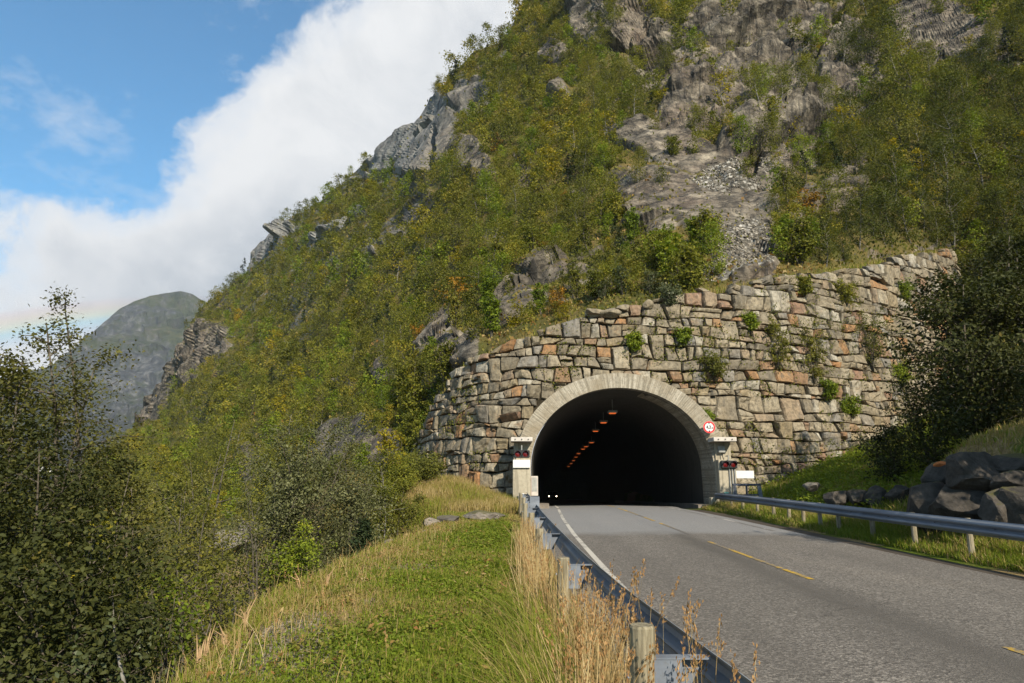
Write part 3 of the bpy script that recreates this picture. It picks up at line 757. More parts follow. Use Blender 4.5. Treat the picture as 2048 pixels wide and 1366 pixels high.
# ------------------------------------------------------------------ far mountain and valley
MS = np.array([(-300, 800), (-60, 772), (0, 760), (40, 748), (100, 735), (130, 712), (160, 690), (200, 652), (240, 617), (270, 602), (300, 592), (330, 586), (362, 582), (385, 588), (400, 598), (470, 640), (600, 740)], float)
mu = np.linspace(-300, 600, 220); mt = np.linspace(0, 1, 110)
mv0 = np.interp(mu, MS[:, 0], MS[:, 1]); mv1 = np.full_like(mu, 1080)
MV = mv0[None] * (1 - mt[:, None]) + mv1[None] * mt[:, None]; MU = np.repeat(mu[None], 110, 0)
MY = np.exp(np.interp(MV - .25 * (MU - 200), [560, 700, 800, 860, 930, 1000, 1080], np.log([2300, 2050, 1750, 1350, 800, 480, 330])))
MP = at(MU, MV, MY)
MQ = MP @ Bd.T
mrel = (34 * blocks(MQ * np.array((1, 1, .7)), .0040, 61, 2.0) + 24 * blocks(MQ, .012, 71, 2.2) + 14 * blocks(MQ, .03, 73, 2.2) + 50 * fbm(MP, .003, 5, 77)) * (MY / 2000) ** 1.3
MP = MP + gnormals(MP) * (mrel * np.maximum(sstep(0, .06, mt)[:, None], .12))[..., None]
mb_ = []
mh = sight(mu, mv0); mh[:, 2] = 0; mh = unit(mh)
for k in range(1, 7):
    mb_.append(MP[0] + mh * 40 * k ** 1.5 + np.array((0, 0, 1.)) * (5 * k - 3.5 * k * k))
MA = np.concatenate((np.array(mb_)[::-1], MP), 0); nm = len(MA)
ii = (np.arange(nm - 1)[:, None] * 220 + np.arange(219)[None]).ravel()
tag(link('far_mountain', np_mesh('far_mountain', MA.reshape(-1, 3), np.stack((ii, ii + 220, ii + 221, ii + 1), -1), M['mountain'])), kind='structure')
g = MB(); n_ = 48
g.add([(0, 0, -13)] + [(9000 * math.cos(6.28318 * k / n_), 9000 * math.sin(6.28318 * k / n_), -13) for k in range(n_)], [(0, 1 + k, 1 + (k + 1) % n_) for k in range(n_)])
tag(g.build('valley_floor', M['valley']), kind='structure')

def house(u, v, Y, w, d, h, rz, wall, roof, label):
    p = at(u, v, Y); t = thing('house', label, 'house', p, rz)
    b = MB(); b.prism([(-w / 2, -4), (w / 2, -4), (w / 2, h), (0, h + w * .36), (-w / 2, h)], -d / 2, d / 2); b.build('wall', wall, t)
    rf = MB()
    for s in (-1, 1):
        rf.add([(0, -d / 2 - .5, h + w * .36 + .08), (s * (w / 2 + .6), -d / 2 - .5, h - .38), (s * (w / 2 + .6), d / 2 + .5, h - .38), (0, d / 2 + .5, h + w * .36 + .08),
                (0, -d / 2 - .5, h + w * .36 + .36), (s * (w / 2 + .6), -d / 2 - .5, h - .10), (s * (w / 2 + .6), d / 2 + .5, h - .10), (0, d / 2 + .5, h + w * .36 + .36)],
               [(0, 1, 2, 3), (7, 6, 5, 4), (0, 4, 5, 1), (1, 5, 6, 2), (2, 6, 7, 3)])
    r_ = rf.build('roof', roof, t)
    MB().box((w * .12, -.5, h + w * .2), (w * .12 + .8, .3, h + w * .36 + 1.2), .03).build('chimney', M['grey_box'], r_)
    for k in range(3):
        x = (-.32 + .32 * k) * w
        wn = MB().box((x - .55, -d / 2 - .06, h * .4), (x + .55, -d / 2 + .02, h * .4 + 1.4), .01).build('window', M['white'], t)
        MB().box((x - .43, -d / 2 - .09, h * .4 + .12), (x + .43, -d / 2 - .05, h * .4 + 1.28)).build('pane', M['window_glass'], wn)
    return t
house(92, 958, 640, 15, 20, 8, .3, M['house_white'], M['roof_grey'], 'white house far down the valley, glimpsed through the left trees')
house(52, 985, 560, 11, 14, 6, -.4, M['house_white'], M['roof_grey'], 'small white house just below the bigger one across the valley')
house(20, 1058, 400, 15, 18, 5, 1.2, M['house_white'], M['house_red'], 'low house with a red roof behind the left foreground trees')

# ------------------------------------------------------------------ stone retaining wall
BP = np.array([(-8.6, 54), (-7.6, 49.5), (-6.4, 45.6), (-4.7, 41.6), (-2.5, 38.2), (0.2, 36.5), (3, 36.25), (5.66, 36.2), (8.5, 36.3), (11, 36.6), (16, 38.2), (21, 40.6), (26, 43.6), (31, 47), (36, 50.6), (40, 54)], float)
def crom(P, n=24):
    out = []
    for i in range(len(P) - 1):
        p0, p1, p2, p3 = P[max(i - 1, 0)], P[i], P[i + 1], P[min(i + 2, len(P) - 1)]
        for t in np.linspace(0, 1, n, endpoint=False):
            out.append(.5 * ((2 * p1) + (p2 - p0) * t + (2 * p0 - 5 * p1 + 4 * p2 - p3) * t * t + (3 * p1 - p0 - 3 * p2 + p3) * t ** 3))
    return np.array(out + [P[-1]])
WC = crom(BP); WS = np.r_[0, np.cumsum(np.linalg.norm(np.diff(WC, axis=0), axis=1))]; SMAX = WS[-1]
WT = unit(np.gradient(WC, axis=0)); WN = np.stack((WT[:, 1], -WT[:, 0]), -1)
BAT = .12
def wall_pt(s, z, d=0.0):
    s = np.asarray(s, float); z = np.asarray(z, float); d = np.asarray(d, float)
    px = np.interp(s, WS, WC[:, 0]); py = np.interp(s, WS, WC[:, 1]); nx = np.interp(s, WS, WN[:, 0]); ny = np.interp(s, WS, WN[:, 1])
    k = d - BAT * z
    return np.stack((px + nx * k, py + ny * k, z + 0 * px), -1)
_ss, _zz = np.meshgrid(np.linspace(0, SMAX, 500), np.linspace(0, 23, 300)); _bu, _bv = bearing(wall_pt(_ss, _zz))
_nrm = np.stack((np.interp(_ss, WS, WN[:, 0]), np.interp(_ss, WS, WN[:, 1])), -1); _w = wall_pt(_ss, _zz); _vis = (_nrm[..., 0] * -_w[..., 0] + _nrm[..., 1] * -_w[..., 1]) > 0
def wall_sz(u, v):
    k = np.argmin((_bu - u) ** 2 + (_bv - v) ** 2 + np.where(_vis, 0, 1e6)); return _ss.ravel()[k], _zz.ravel()[k]
TOPPX = [(836, 880), (850, 840), (872, 792), (905, 742), (940, 720), (1000, 690), (1060, 664), (1110, 648), (1165, 625), (1235, 614), (1290, 603), (1340, 592), (1400, 576), (1425, 574), (1500, 561), (1560, 549), (1640, 545), (1700, 531), (1760, 521), (1830, 506), (1905, 496)]
_tp = sorted(wall_sz(*p) for p in TOPPX)
TS = [0] + [p[0] for p in _tp] + [SMAX]; TZ = [max(.5, _tp[0][1] - 2.5)] + [p[1] for p in _tp] + [_tp[-1][1] - .3]
def wall_top(s): return np.interp(s, TS, TZ)
S_END = _tp[-1][0] + .15

IA, IB, ZS = 4.70, 4.15, 2.0             # inner half width, rise of the arch above the springing, springing height
ZP = .30                                  # road level at the portal
def inside_arch(x, z, grow):
    """how far inside (<1) a point of the wall plane lies of the arch grown by `grow`"""
    a, b = IA + grow, IB + grow
    zz = z - ZP - ZS
    return np.where(zz > 0, np.sqrt(((x - AX0) / a) ** 2 + (np.maximum(zz, 0) / b) ** 2), np.abs(x - AX0) / a)

def build_wall():
    r = np.random.default_rng(77)
    verts = []; quads = []
    ga = np.array([-1, -.95, -.85, -.45, 0, .45, .85, .95, 1]); n = len(ga)
    A, B = np.meshgrid(ga, ga)
    idx = (np.arange(n - 1)[:, None] * n + np.arange(n - 1)[None]).ravel()
    FQ = np.stack((idx, idx + 1, idx + n + 1, idx + n), -1)
    ring = list(range(0, n)) + [i * n + n - 1 for i in range(1, n)] + [(n - 1) * n + i for i in range(n - 2, -1, -1)] + [i * n for i in range(n - 2, 0, -1)]
    cells = []
    z = -1.6; k = 0; rows = [z]
    while z < 21:
        z += r.choice([r.uniform(.42, .62), r.uniform(.6, .95)], p=[.45, .55]) * .9; rows.append(z)
    def rowz(k, s): return rows[k] + .10 * np.interp(s, 1.7 * np.arange(wob.shape[1]), wob[k]) + .13 * np.interp(s, 6. * np.arange(wob2.shape[1]), wob2[k])
    wob = r.normal(size=(len(rows), int(SMAX / 1.7) + 4)); wob2 = r.normal(size=(len(rows), int(SMAX / 6) + 4))
    blocked = {}
    for k in range(len(rows) - 2):
        bl_ = sorted(blocked.get(k, []))
        s = r.uniform(-.6, 0); hrow = rows[k + 1] - rows[k]
        ct = s; cb = s
        while s < S_END:
            w = min(2.3, hrow * r.choice([.85, 1.15, 1.5, 1.9, 2.5], p=[.22, .28, .25, .17, .08]) * r.uniform(.85, 1.15))
            s2 = s + w
            nxt = [b_ for b_ in bl_ if b_[1] > s + .02]
            if nxt and s >= nxt[0][0] - .02: s = cb = ct = nxt[0][1]; continue
            hit = bool(nxt) and s2 > nxt[0][0] - .3
            if hit: s2 = nxt[0][0]
            if not hit and r.uniform() < .10 and .7 < w and hrow < .8 and not any(b_[0] < s2 + .5 and b_[1] > s - .5 for b_ in bl_):
                cells.append(np.array([[cb, rowz(k, cb)], [s2, rowz(k, s2)], [s2, rowz(k + 2, s2)], [ct, rowz(k + 2, ct)]]))
                blocked.setdefault(k + 1, []).append((ct, s2)); cb = ct = s = s2; continue
            j1 = 0 if hit else r.normal() * .10; nb, nt = s2 + j1, s2 - j1
            q = np.array([[cb, rowz(k, cb)], [nb, rowz(k, nb)], [nt, rowz(k + 1, nt)], [ct, rowz(k + 1, ct)]])
            u_ = r.uniform()
            if u_ < .22 and hrow > .62:             # two thin slabs on top of each other
                m = r.uniform(.38, .62); a1 = q[0] * (1 - m) + q[3] * m; a2 = q[1] * (1 - m) + q[2] * m
                dd = r.normal() * .05; a1[1] += dd; a2[1] -= dd
                cells += [np.array([q[0], q[1], a2, a1]), np.array([a1, a2, q[2], q[3]])]
            elif u_ < .30 and w > 1.2:               # a stone split by a slanted joint
                m = r.uniform(.4, .6); e = r.normal() * .16; b1 = q[0] * (1 - m) + q[1] * m; b2 = q[3] * (1 - m - e) + q[2] * (m + e)
                cells += [np.array([q[0], b1, b2, q[3]]), np.array([b1, q[1], q[2], b2])]
            else: cells.append(q)
            cb, ct, s = nb, nt, s2
    for q in cells:
        c = q.mean(0)
        if c[0] < 0 or c[0] > S_END: continue
        tpl = wall_top(q[:, 0]) + r.normal() * .07 + r.normal(size=4) * .05
        if q[0, 1] > tpl[0] - .22 or q[1, 1] > tpl[1] - .22: continue
        q = q.copy(); q[2, 1] = min(q[2, 1], tpl[2]); q[3, 1] = min(q[3, 1], tpl[3])
        pw = wall_pt(c[0], c[1])
        if c[1] < ground_z(pw[0] + .0, pw[1] - 1.2) - 1.2: continue
        if inside_arch(pw[0], c[1], .55) < 1 and pw[1] < 38.5: continue
        e1 = np.linalg.norm(q[1] - q[0]); e2 = np.linalg.norm(q[3] - q[0])
        rd = r.uniform(.0, .15)
        a = A * np.sqrt(np.maximum(1 - rd * B ** 2 * .55, .1)); b = B * np.sqrt(np.maximum(1 - rd * A ** 2 * .55, .1))
        gap = r.uniform(.002, .022)
        a = a * (1 - 2 * gap / max(e1, .2)); b = b * (1 - 2 * gap / max(e2, .2))
        fa, fb = (a + 1) / 2, (b + 1) / 2
        SZ = (q[0] * ((1 - fa) * (1 - fb))[..., None] + q[1] * (fa * (1 - fb))[..., None] + q[2] * (fa * fb)[..., None] + q[3] * ((1 - fa) * fb)[..., None])
        seed = int(r.integers(1, 9999))
        P3 = np.stack((SZ[..., 0], SZ[..., 1], np.full_like(a, seed * 1.7)), -1)
        edge = np.maximum(np.abs(A), np.abs(B))
        amp = .06 + .05 * r.uniform()
        SZ[..., :] += (np.stack((fbm(P3, 2.4, 3, 5), fbm(P3, 2.4, 3, 6)), -1)) * amp * np.array((1.1, .9)) * (edge > .7)[..., None]
        prot = r.uniform(.0, .17) + (.08 if c[0] < 12 else 0)
        front = prot + .05 * r.normal() * A + .06 * r.normal() * B + 0.04 * fbm(P3, 1.3, 3, 8) + .16 * facets(P3, .9, seed % 50, 1.0) * .5
        D = front + .0 - (.17 + prot) * (edge ** 14)
        W = wall_pt(SZ[..., 0], SZ[..., 1], D)
        # keep clear of the portal ring
        ins = inside_arch(W[..., 0], W[..., 2], .62)
        m = (ins < 1) & (W[..., 1] < 39)
        if m.any():
            zz = W[..., 2] - ZP - ZS; f = 1 / np.maximum(ins, .3)
            W[..., 0] = np.where(m, AX0 + (W[..., 0] - AX0) * f, W[..., 0])
            W[..., 2] = np.where(m & (zz > 0), ZP + ZS + zz * f, W[..., 2])
        back_ = wall_pt(SZ[..., 0].ravel()[ring], SZ[..., 1].ravel()[ring], -.42)
        if m.any():
            bi = inside_arch(back_[:, 0], back_[:, 2], .62); f = np.where(bi < 1, 1 / np.maximum(bi, .3), 1); zz = back_[:, 2] - ZP - ZS
            back_[:, 0] = AX0 + (back_[:, 0] - AX0) * f; back_[:, 2] = np.where(zz > 0, ZP + ZS + zz * f, back_[:, 2])
        o = len(verts)
        verts += list(W.reshape(-1, 3)) + list(back_)
        quads += [tuple(f + o) for f in FQ]
        L = len(ring); quads += [(o + ring[i], o + n * n + i, o + n * n + (i + 1) % L, o + ring[(i + 1) % L]) for i in range(L)]
    t = thing('stone_retaining_wall', 'tall dry-stone retaining wall of granite blocks curving round the tunnel mouth', 'stone wall', wall_pt(20., 0.))
    V = np.array(verts) - np.array(wall_pt(20., 0.))
    link('stones', np_mesh('wall_stones', V, np.array(quads), M['wallstone'], None, False), t)
    # packed earth behind the joints
    s_ = np.linspace(0, S_END, 150); f_ = np.linspace(0, 1, 50)
    S2, F2 = np.meshgrid(s_, f_); Z2 = -2 + (wall_top(S2) - .45 + 2) * F2
    W = wall_pt(S2, Z2, -.20)
    ins = inside_arch(W[..., 0], W[..., 2], .5)
    i = (np.arange(49)[:, None] * 150 + np.arange(149)[None]).ravel()
    FF = np.stack((i, i + 1, i + 151, i + 150), -1)
    near = ((ins < 1) & (W[..., 1] < 39)).ravel()
    FF = FF[~near[FF].all(1)]
    zz = W[..., 2] - ZP - ZS; f = np.where((ins < 1) & (W[..., 1] < 39), 1 / np.maximum(ins, .3), 1)
    W[..., 0] = AX0 * (f != 1) + np.where(f != 1, (W[..., 0] - AX0) * f, W[..., 0]); W[..., 2] = np.where((f != 1) & (zz > 0), ZP + ZS + zz * f, W[..., 2])
    link('earth_core', np_mesh('wall_earth', W.reshape(-1, 3) - np.array(wall_pt(20., 0.)), FF, M['earth'], None, False), t)
    # capping strip of turf that ties wall head to hillside
    c0 = wall_pt(s_, wall_top(s_) - .42, -.2)
    dirn = np.stack((-np.interp(s_, WS, WN[:, 0]), -np.interp(s_, WS, WN[:, 1]), 0 * s_), -1)
    rows_ = [c0 + dirn * q + np.array((0, 0, 1.)) * (.10 * q) for q in (0, 1.2, 2.6, 4.5, 7)]
    P = np.concatenate(rows_); i = (np.arange(4)[:, None] * 150 + np.arange(149)[None]).ravel()
    link('turf_capping', np_mesh('wall_turf', P - np.array(wall_pt(20., 0.)), np.stack((i, i + 1, i + 151, i + 150), -1), M['hill'], {'rock': ('POINT', np.zeros(len(P))), 'scree': ('POINT', np.zeros(len(P)))}, True), t)
    return t
wall = build_wall()

# ------------------------------------------------------------------ tunnel portal
def arch_profile(grow, n=40, z0=-.6):
    p = [(IA + grow, z0), (IA + grow, ZS * .5)]
    p += [((IA + grow) * math.cos(a), ZS + (IB + grow) * math.sin(a)) for a in np.linspace(0, math.pi, n)]
    return p + [(-(IA + grow), ZS * .5), (-(IA + grow), z0)]
portal = thing('tunnel_portal', 'concrete tunnel mouth with pale board-marked arch ring and two pillars', 'tunnel portal', (AX0, 36, ZP))
YF, LEAN = -.28, .105
mb = MB(); pi_, po_ = arch_profile(0), arch_profile(.80)
k = len(pi_)
vs = []
for prof in (pi_, po_):
    for yy_ in (YF, 2.2): vs += [(x, yy_ + LEAN * max(0, z), z) for x, z in prof]
for i in range(k - 1):
    mb_f = [(i, i + 1, 2 * k + i + 1, 2 * k + i), (k + i, k + i + 1, i + 1, i)[::-1], (2 * k + i, 2 * k + i + 1, 3 * k + i + 1, 3 * k + i)]
    if i == 0: fs_ = []
    fs_ += mb_f
mb.add(vs, fs_); mb.build('arch_ring', M['arch'], portal)
# lining: a tube that follows the axis down the hill
prof = arch_profile(-.015, 28, -1.2); ly = np.concatenate((np.arange(36.3, 44, 1.0), np.arange(44, 156, 4.0)))
vs = []
for yv in ly:
    zc = float(zroad(yv)); vs += [(float(xtun(yv)) - AX0 + x, yv - 36 + LEAN * max(0, z) * (yv < 37), zc - ZP + z) for x, z in prof]
k = len(prof)
lin = MB().add(vs, [(i * k + j, i * k + j + 1, (i + 1) * k + j + 1, (i + 1) * k + j) for i in range(len(ly) - 1) for j in range(k - 1)] + [tuple((len(ly) - 1) * k + j for j in range(k))])
lin.build('lining', M['lining'], portal, True)
# raised kerbs inside the mouth
for sd in (-1, 1):
    e = MB()
    prf = [(0, -.3), (.9, -.3), (.9, .12), (0, .12)] if sd > 0 else [(-.9, -.3), (0, -.3), (0, .12), (-.9, .12)]
    e.sweep(prf, [((float(xtun(yv)) - AX0 + sd * (IA - 1.0) + (.08 if sd > 0 else -.08), yv - 36, float(zroad(yv)) - ZP), (1, 0, 0)) for yv in np.arange(35.9, 80, 2.0)])
    e.build('kerb', M['kerb'], portal)
PXL, PXR = (-5.62, -4.73), (4.73, 5.60)
for (x0, x1), zt in ((PXL, 2.35), (PXR, 2.35)):
    MB().box((x0, -.75, -1.0), (x1, .6, zt), .02).build('pillar', M['concrete'], portal)
    MB().box((x0 + .05, -.12, zt + .004), (x1 - .02, .6, 3.25), .01).build('niche_back', M['concrete'], portal)
for x0, x1 in ((-5.72, -4.62), (4.50, 5.66)):
    lg = MB().box((x0, -.95, 3.26), (x1, .5, 3.47), .015).build('ledge', M['offwhite'], portal)
    for q in range(3):
        xx = x0 + (.2 + .3 * q) * (x1 - x0); MB().tube([(xx, -.94, 3.36), (xx, -.99, 3.36)], .03, 8).build('bolt', M['black'], lg)
for q in range(3):
    MB().tube([(5.25 + .13 * q, -.80, -.4), (5.25 + .13 * q, -.80, 2.0), (5.20 + .1 * q, -.70, 2.35)], .032, 8).build('conduit', M['grey_box'], portal)
sp = MB()
for (a, b, c, d) in ((4.95, .55, 5.15, .62), (5.0, .42, 5.02, .78), (5.08, .40, 5.1, .66), (4.93, .70, 5.16, .75)):
    sp.box((a, -.756, b), (max(c, a + .03), -.752, d))
sp.build('paint_scrawl', M['teal'], portal)

def signal(x, z, label):
    t = thing('warning_signal', label, 'traffic signal', (x, 35.06, z))
    MB().box((-.40, 0, -.19), (.40, .22, .19), .03).build('housing', M['black'], t)
    for s in (-1, 1):
        l = MB(); n = 20
        vs = [(s * .195, -.035, 0)] + [(s * .195 + rr * math.cos(a), yy, rr * math.sin(a)) for rr, yy in ((.09, -.027), (.14, -.004)) for a in np.linspace(0, 2 * math.pi, n, endpoint=False)]
        l.add(vs, [(0, 1 + k_, 1 + (k_ + 1) % n) for k_ in range(n)] + [(1 + k_, 1 + n + k_, 1 + n + (k_ + 1) % n, 1 + (k_ + 1) % n) for k_ in range(n)])
        ln = l.build('lamp', M['lens'], t, True)
        h = MB(); aa = np.linspace(-.25, math.pi + .25, 18)
        h.add([(s * .195 + .155 * math.cos(a), y_, .155 * math.sin(a)) for y_, a in [(-.001, a) for a in aa] + [(-.16, a) for a in aa]] + [(s * .195 + .148 * math.cos(a), y_, .148 * math.sin(a)) for y_, a in [(-.001, a) for a in aa] + [(-.16, a) for a in aa]],
              [(i, i + 1, 18 + i + 1, 18 + i) for i in range(17)] + [(36 + i, 54 + i, 54 + i + 1, 36 + i + 1) for i in range(17)] + [(18 + i, 18 + i + 1, 54 + i + 1, 54 + i) for i in range(17)])
        h.build('visor', M['black'], ln)
    MB().tube([(0, .1, .18), (0, .1, .42), (0, .5, .42)], .03, 8).build('bracket', M['grey_box'], t)
    return t
signal(AX0 - 5.17, ZP + 2.63, 'twin red-lens signal in black housing over the left pillar')
signal(AX0 + 5.22, ZP + 2.12, 'twin red-lens signal in black housing on the right pillar, above conduits')
t = thing('junction_box', 'small grey junction box hanging under the right pillar ledge', 'junction box', (AX0 + 5.08, 35.66, ZP + 2.72))
MB().box((-.17, 0, 0), (.17, .2, .34), .02).build('case', M['grey_box'], t); MB().tube([(0, .1, 0), (.03, .05, -.25), (.1, .02, -.5)], .02, 6).build('cable', M['black'], t)
def plate(x, y, z, w, h, label, strut=None):
    t = thing('blank_board', label, 'board', (x, y, z))
    MB().box((-w / 2, -.02, -h / 2), (w / 2, .02, h / 2), .006).build('panel', M['white'], t)
    for s in (-1, 1): MB().tube([(s * w * .3, .02, 0), (s * w * .3 + (strut or 0), .30 if not strut else .6, 0)], .018, 6).build('bracket', M['grey_box'], t)
plate(AX0 - 5.18, 35.15, ZP + 2.15, .86, .40, 'white blank board fixed right below the left twin signal')
plate(AX0 + 6.12, 35.55, ZP + 1.62, .92, .38, 'white blank board sticking out beside the right pillar', -.3)
t = thing('cabinet', 'cream cabinet with dark front just inside the left tunnel wall', 'cabinet', (AX0 - 4.62, 36.3, ZP + .55))
MB().box((-.06, 0, 0), (.30, .4, 1.0), .015).build('case', M['offwhite'], t); MB().box((-.02, -.012, .22), (.24, -.002, .93)).build('door', M['grey_box'], t); MB().box((-.16, -.02, -.1), (-.07, .2, 1.0), .01).build('red_edge', M['red'], t)
t = thing('marker_panel', 'red and white striped hazard panel at the foot of the left pillar', 'hazard marker', (AX0 - 5.2, 35.05, .05))
MB().box((-.14, 0, 0), (.14, .02, .95), .004).build('panel', M['white'], t)
for q in range(2):
    MB().add([(-.10 + .14 * q, -.004, .1), (-.02 + .14 * q, -.004, .12), (.05 + .09 * q, -.004, .85), (-.03 + .09 * q, -.004, .83)], [(0, 1, 2, 3)]).build('stripe', M['red'], t)

# height-limit sign
t = thing('height_limit_sign', 'round red-rimmed 4.2 m height limit sign on the arch ring', 'road sign', (AX0 + 4.50, 35.72, ZP + 4.02))
n = 40
def disc(r0, r1, y): 
    m_ = MB()
    if r0 <= 0: return m_.add([(r1 * math.cos(a), y, r1 * math.sin(a)) for a in np.linspace(0, 2 * math.pi, n, endpoint=False)], [tuple(range(n))])
    vs = [(q * math.cos(a), y, q * math.sin(a)) for q in (r0, r1) for a in np.linspace(0, 2 * math.pi, n, endpoint=False)]
    return m_.add(vs, [(i, (i + 1) % n, n + (i + 1) % n, n + i) for i in range(n)])
pl = MB(); aa = np.linspace(0, 2 * math.pi, n, endpoint=False)
pl.add([(.31 * math.cos(a), y, .31 * math.sin(a)) for y in (0, .02) for a in aa], [tuple(range(n)), tuple(range(2 * n - 1, n - 1, -1))] + [(i, n + i, n + (i + 1) % n, (i + 1) % n) for i in range(n)])
pl.build('plate', M['white'], t); disc(.225, .305, -.004).build('rim', M['red'], t)
for s in (-1, 1): MB().add([(-.055, -.007, s * .235), (.055, -.007, s * .235), (0, -.007, s * .15)], [(0, 1, 2) if s < 0 else (2, 1, 0)]).build('arrow', M['black'], t)
MB().tube([(0, .02, .1), (0, .5, .1)], .025, 6).build('bracket', M['grey_box'], t)
def lettering(name, txt, size, loc, parent, m):
    cu = bpy.data.curves.new(name, 'FONT'); cu.body = txt; cu.size = size; cu.align_x = 'CENTER'; cu.align_y = 'CENTER'; cu.extrude = .001; cu.offset = .006
    tmp = bpy.data.objects.new('tmp', cu); C.objects.link(tmp); bpy.context.view_layer.update()
    me = bpy.data.meshes.new_from_object(tmp.evaluated_get(bpy.context.evaluated_depsgraph_get())); bpy.data.objects.remove(tmp)
    me.materials.clear(); me.materials.append(m); o = link(name, me, parent); o.rotation_euler = (R(90), 0, 0); o.location = loc; return o
lettering('lettering', '4,2', .21, (-.03, -.012, 0), t, M['black']); lettering('lettering', 'm', .10, (.165, -.012, -.035), t, M['black'])

# sodium lamps down the vault
for i, (u, v, Y) in enumerate(((1225, 826, 41), (1207, 845, 47), (1191, 862, 53.5), (1183, 885, 66), (1172, 893, 71.5), (1166, 898, 75.5), (1157, 907, 84), (1152, 914, 92), (1147, 921, 101), (1142, 927, 112), (1137, 933, 126))):
    p = at(u, v, Y)
    lab = ('nearest and largest tunnel lamp, its orange tube seen under the vault', 'second tunnel lamp in from the mouth, dim orange')[i] if i < 2 else 'tiny orange tunnel lamp deep under the dark vault'
    t = thing('tunnel_lamp', lab, 'lamp', p, -.05, 'orange lamps down the tunnel vault')
    MB().box((-.28, -.3, 0), (.28, .3, .14), .03).build('housing', M['grey_box'], t)
    MB().box((-.20, -.24, -.04), (.20, .24, -.002), .015).build('lamp_glass', M['sodium'], t)
    MB().tube([(0, 0, .16), (0, 0, 1.0)], .03, 6).build('hanger', M['grey_box'], t)

# oncoming car
cy = 127.0; cz = float(zroad(cy)); t = thing('oncoming_car', 'dark car with lit headlights driving out through the tunnel', 'car', (at(1104, 992, cy)[0], cy, cz + .01))
side = [(-2.1, .35), (-2.05, .75), (-1.1, .92), (-.45, 1.42), (1.2, 1.45), (1.9, 1.0), (2.1, .9), (2.1, .38)]
b = MB(); nn = len(side)
b.add([(x, yv, z) for x, inset in ((-.88, 0), (.88, 0)) for yv, z in side], [tuple(range(nn)), tuple(range(2 * nn - 1, nn - 1, -1))] + [(i, nn + i, nn + (i + 1) % nn, (i + 1) % nn) for i in range(nn)]); b.build('body', M['carpaint'], t)
MB().add([(-.75, -1.06, .96), (.75, -1.06, .96), (.66, -.50, 1.40), (-.66, -.50, 1.40)], [(0, 1, 2, 3)]).build('windscreen', M['glass'], t)
for sx in (-1, 1):
    h = MB(); h.add([(sx * .66 + .075 * math.cos(a), -2.12, .66 + .075 * math.sin(a)) for a in np.linspace(0, 6.283, 14, endpoint=False)], [tuple(range(13, -1, -1))]); h.build('headlight', M['headlight'], t)
    for yv in (-1.3, 1.35):
        w = MB().tube([(sx * .72, yv, .33), (sx * .90, yv, .33)], .33, 16).build('wheel', M['tyre'], t); MB().tube([(sx * .89, yv, .33), (sx * .915, yv, .33)], .2, 12).build('rim', M['rim'], w)

# ------------------------------------------------------------------ guard rails
WB = [(0, 0), (.012, .02), (.065, .055), (.078, .085), (.065, .115), (.015, .14), (.004, .155), (.015, .17), (.065, .195), (.078, .225), (.065, .255), (.012, .29), (0, .31)]
def wbeam(path_fn, ys_, side):
    """side +1: ridges face +x"""
    prof = [(a * side, b) for a, b in WB] + [((a + .006) * side, b) for a, b in WB[::-1]]
    prof = [(a + .0, b) for a, b in prof]
    if side < 0: pass
    return MB().sweep(prof, [(path_fn(y), (1, 0, 0)) for y in ys_])
def lx(y): return float(np.interp(y, [-8, 0, 3.4, 5.8, 8.5, 12.6, 17.5, 25, 34.8], [1.45, 1.22, 1.06, .93, .85, .78, .72, .70, .66]))
LRZ = lambda y: float(zroad(y)) + float(np.interp(y, [0, 12, 25, 35], [.45, .49, .50, .48]))
gl = thing('guard_rail', 'galvanised guard rail on the left, seen from behind with its wooden posts', 'guard rail', (lx(8), 8, 0))
ox, oy = lx(8), 8
wbeam(lambda y: (lx(y) - ox, y - oy, LRZ(y)), np.r_[np.arange(-6, 34.8, .8), 34.8], 1).build('beam', M['galv'], gl, False)
for i, y in enumerate((-3.9, -.1, 3.87, 7.75, 11.6, 15.5, 19.4, 23.3, 27.2, 31.0)):
    x = lx(y) - .36 + (.03 if i % 2 else 0); gz = float(ground_z(x, y)); zt = .90 + float(zroad(y)) + (.0, .0, 0, -.07, -.05, -.02)[i % 6]
    r_ = .068
    MB().tube([(x - ox, y - oy, gz - .5), (x - ox + .006, y - oy, .5), (x - ox + .012, y - oy, zt - .012), (x - ox + .012, y - oy, zt)], [r_ * 1.05, r_, r_ * .99, r_ * .9], 14).build('post', M['wood'], gl)
    br = MB(); z0 = LRZ(y) + .03; x0, x1 = x - ox + r_ * .8, lx(y) - ox - .002
    br.box((x0, y - oy - .035, z0), (x0 + .006, y - oy + .035, z0 + .25)); br.box((x0 + .008, y - oy - .04, z0 + .244), (x1, y - oy + .04, z0 + .252)); br.box((x0 + .008, y - oy - .04, z0 + .01), (x0 + .5 * (x1 - x0), y - oy - .034, z0 + .242))
    br.add([(x0 + .008, y - oy + .03, z0), (x0 + .008, y - oy + .03, z0 + .24), (x1, y - oy + .03, z0 + .24), (x0 + .6 * (x1 - x0), y - oy + .03, z0)], [(0, 1, 2, 3)])
    br.build('spacer', M['galv'], gl)
    MB().tube([(x - ox - r_ - .008, y - oy, z0 + .15), (x - ox - r_ + .02, y - oy, z0 + .15)], .014, 8).build('bolt', M['galv'], gl)
ep = MB().box((.52 - ox, 20.6 - oy, .0), (.80 - ox, 20.63 - oy, 1.18), .004)
ep.build('end_plate', M['galv'], gl)
def rx(y): return float(np.interp(y, [-8, 13, 24, 31, 35], [9.45, 9.48, 9.62, 9.85, 10.15]))
RRZ = lambda y: float(zroad(y)) + float(np.interp(y, [0, 15, 29, 35], [.47, .49, .45, .42]))
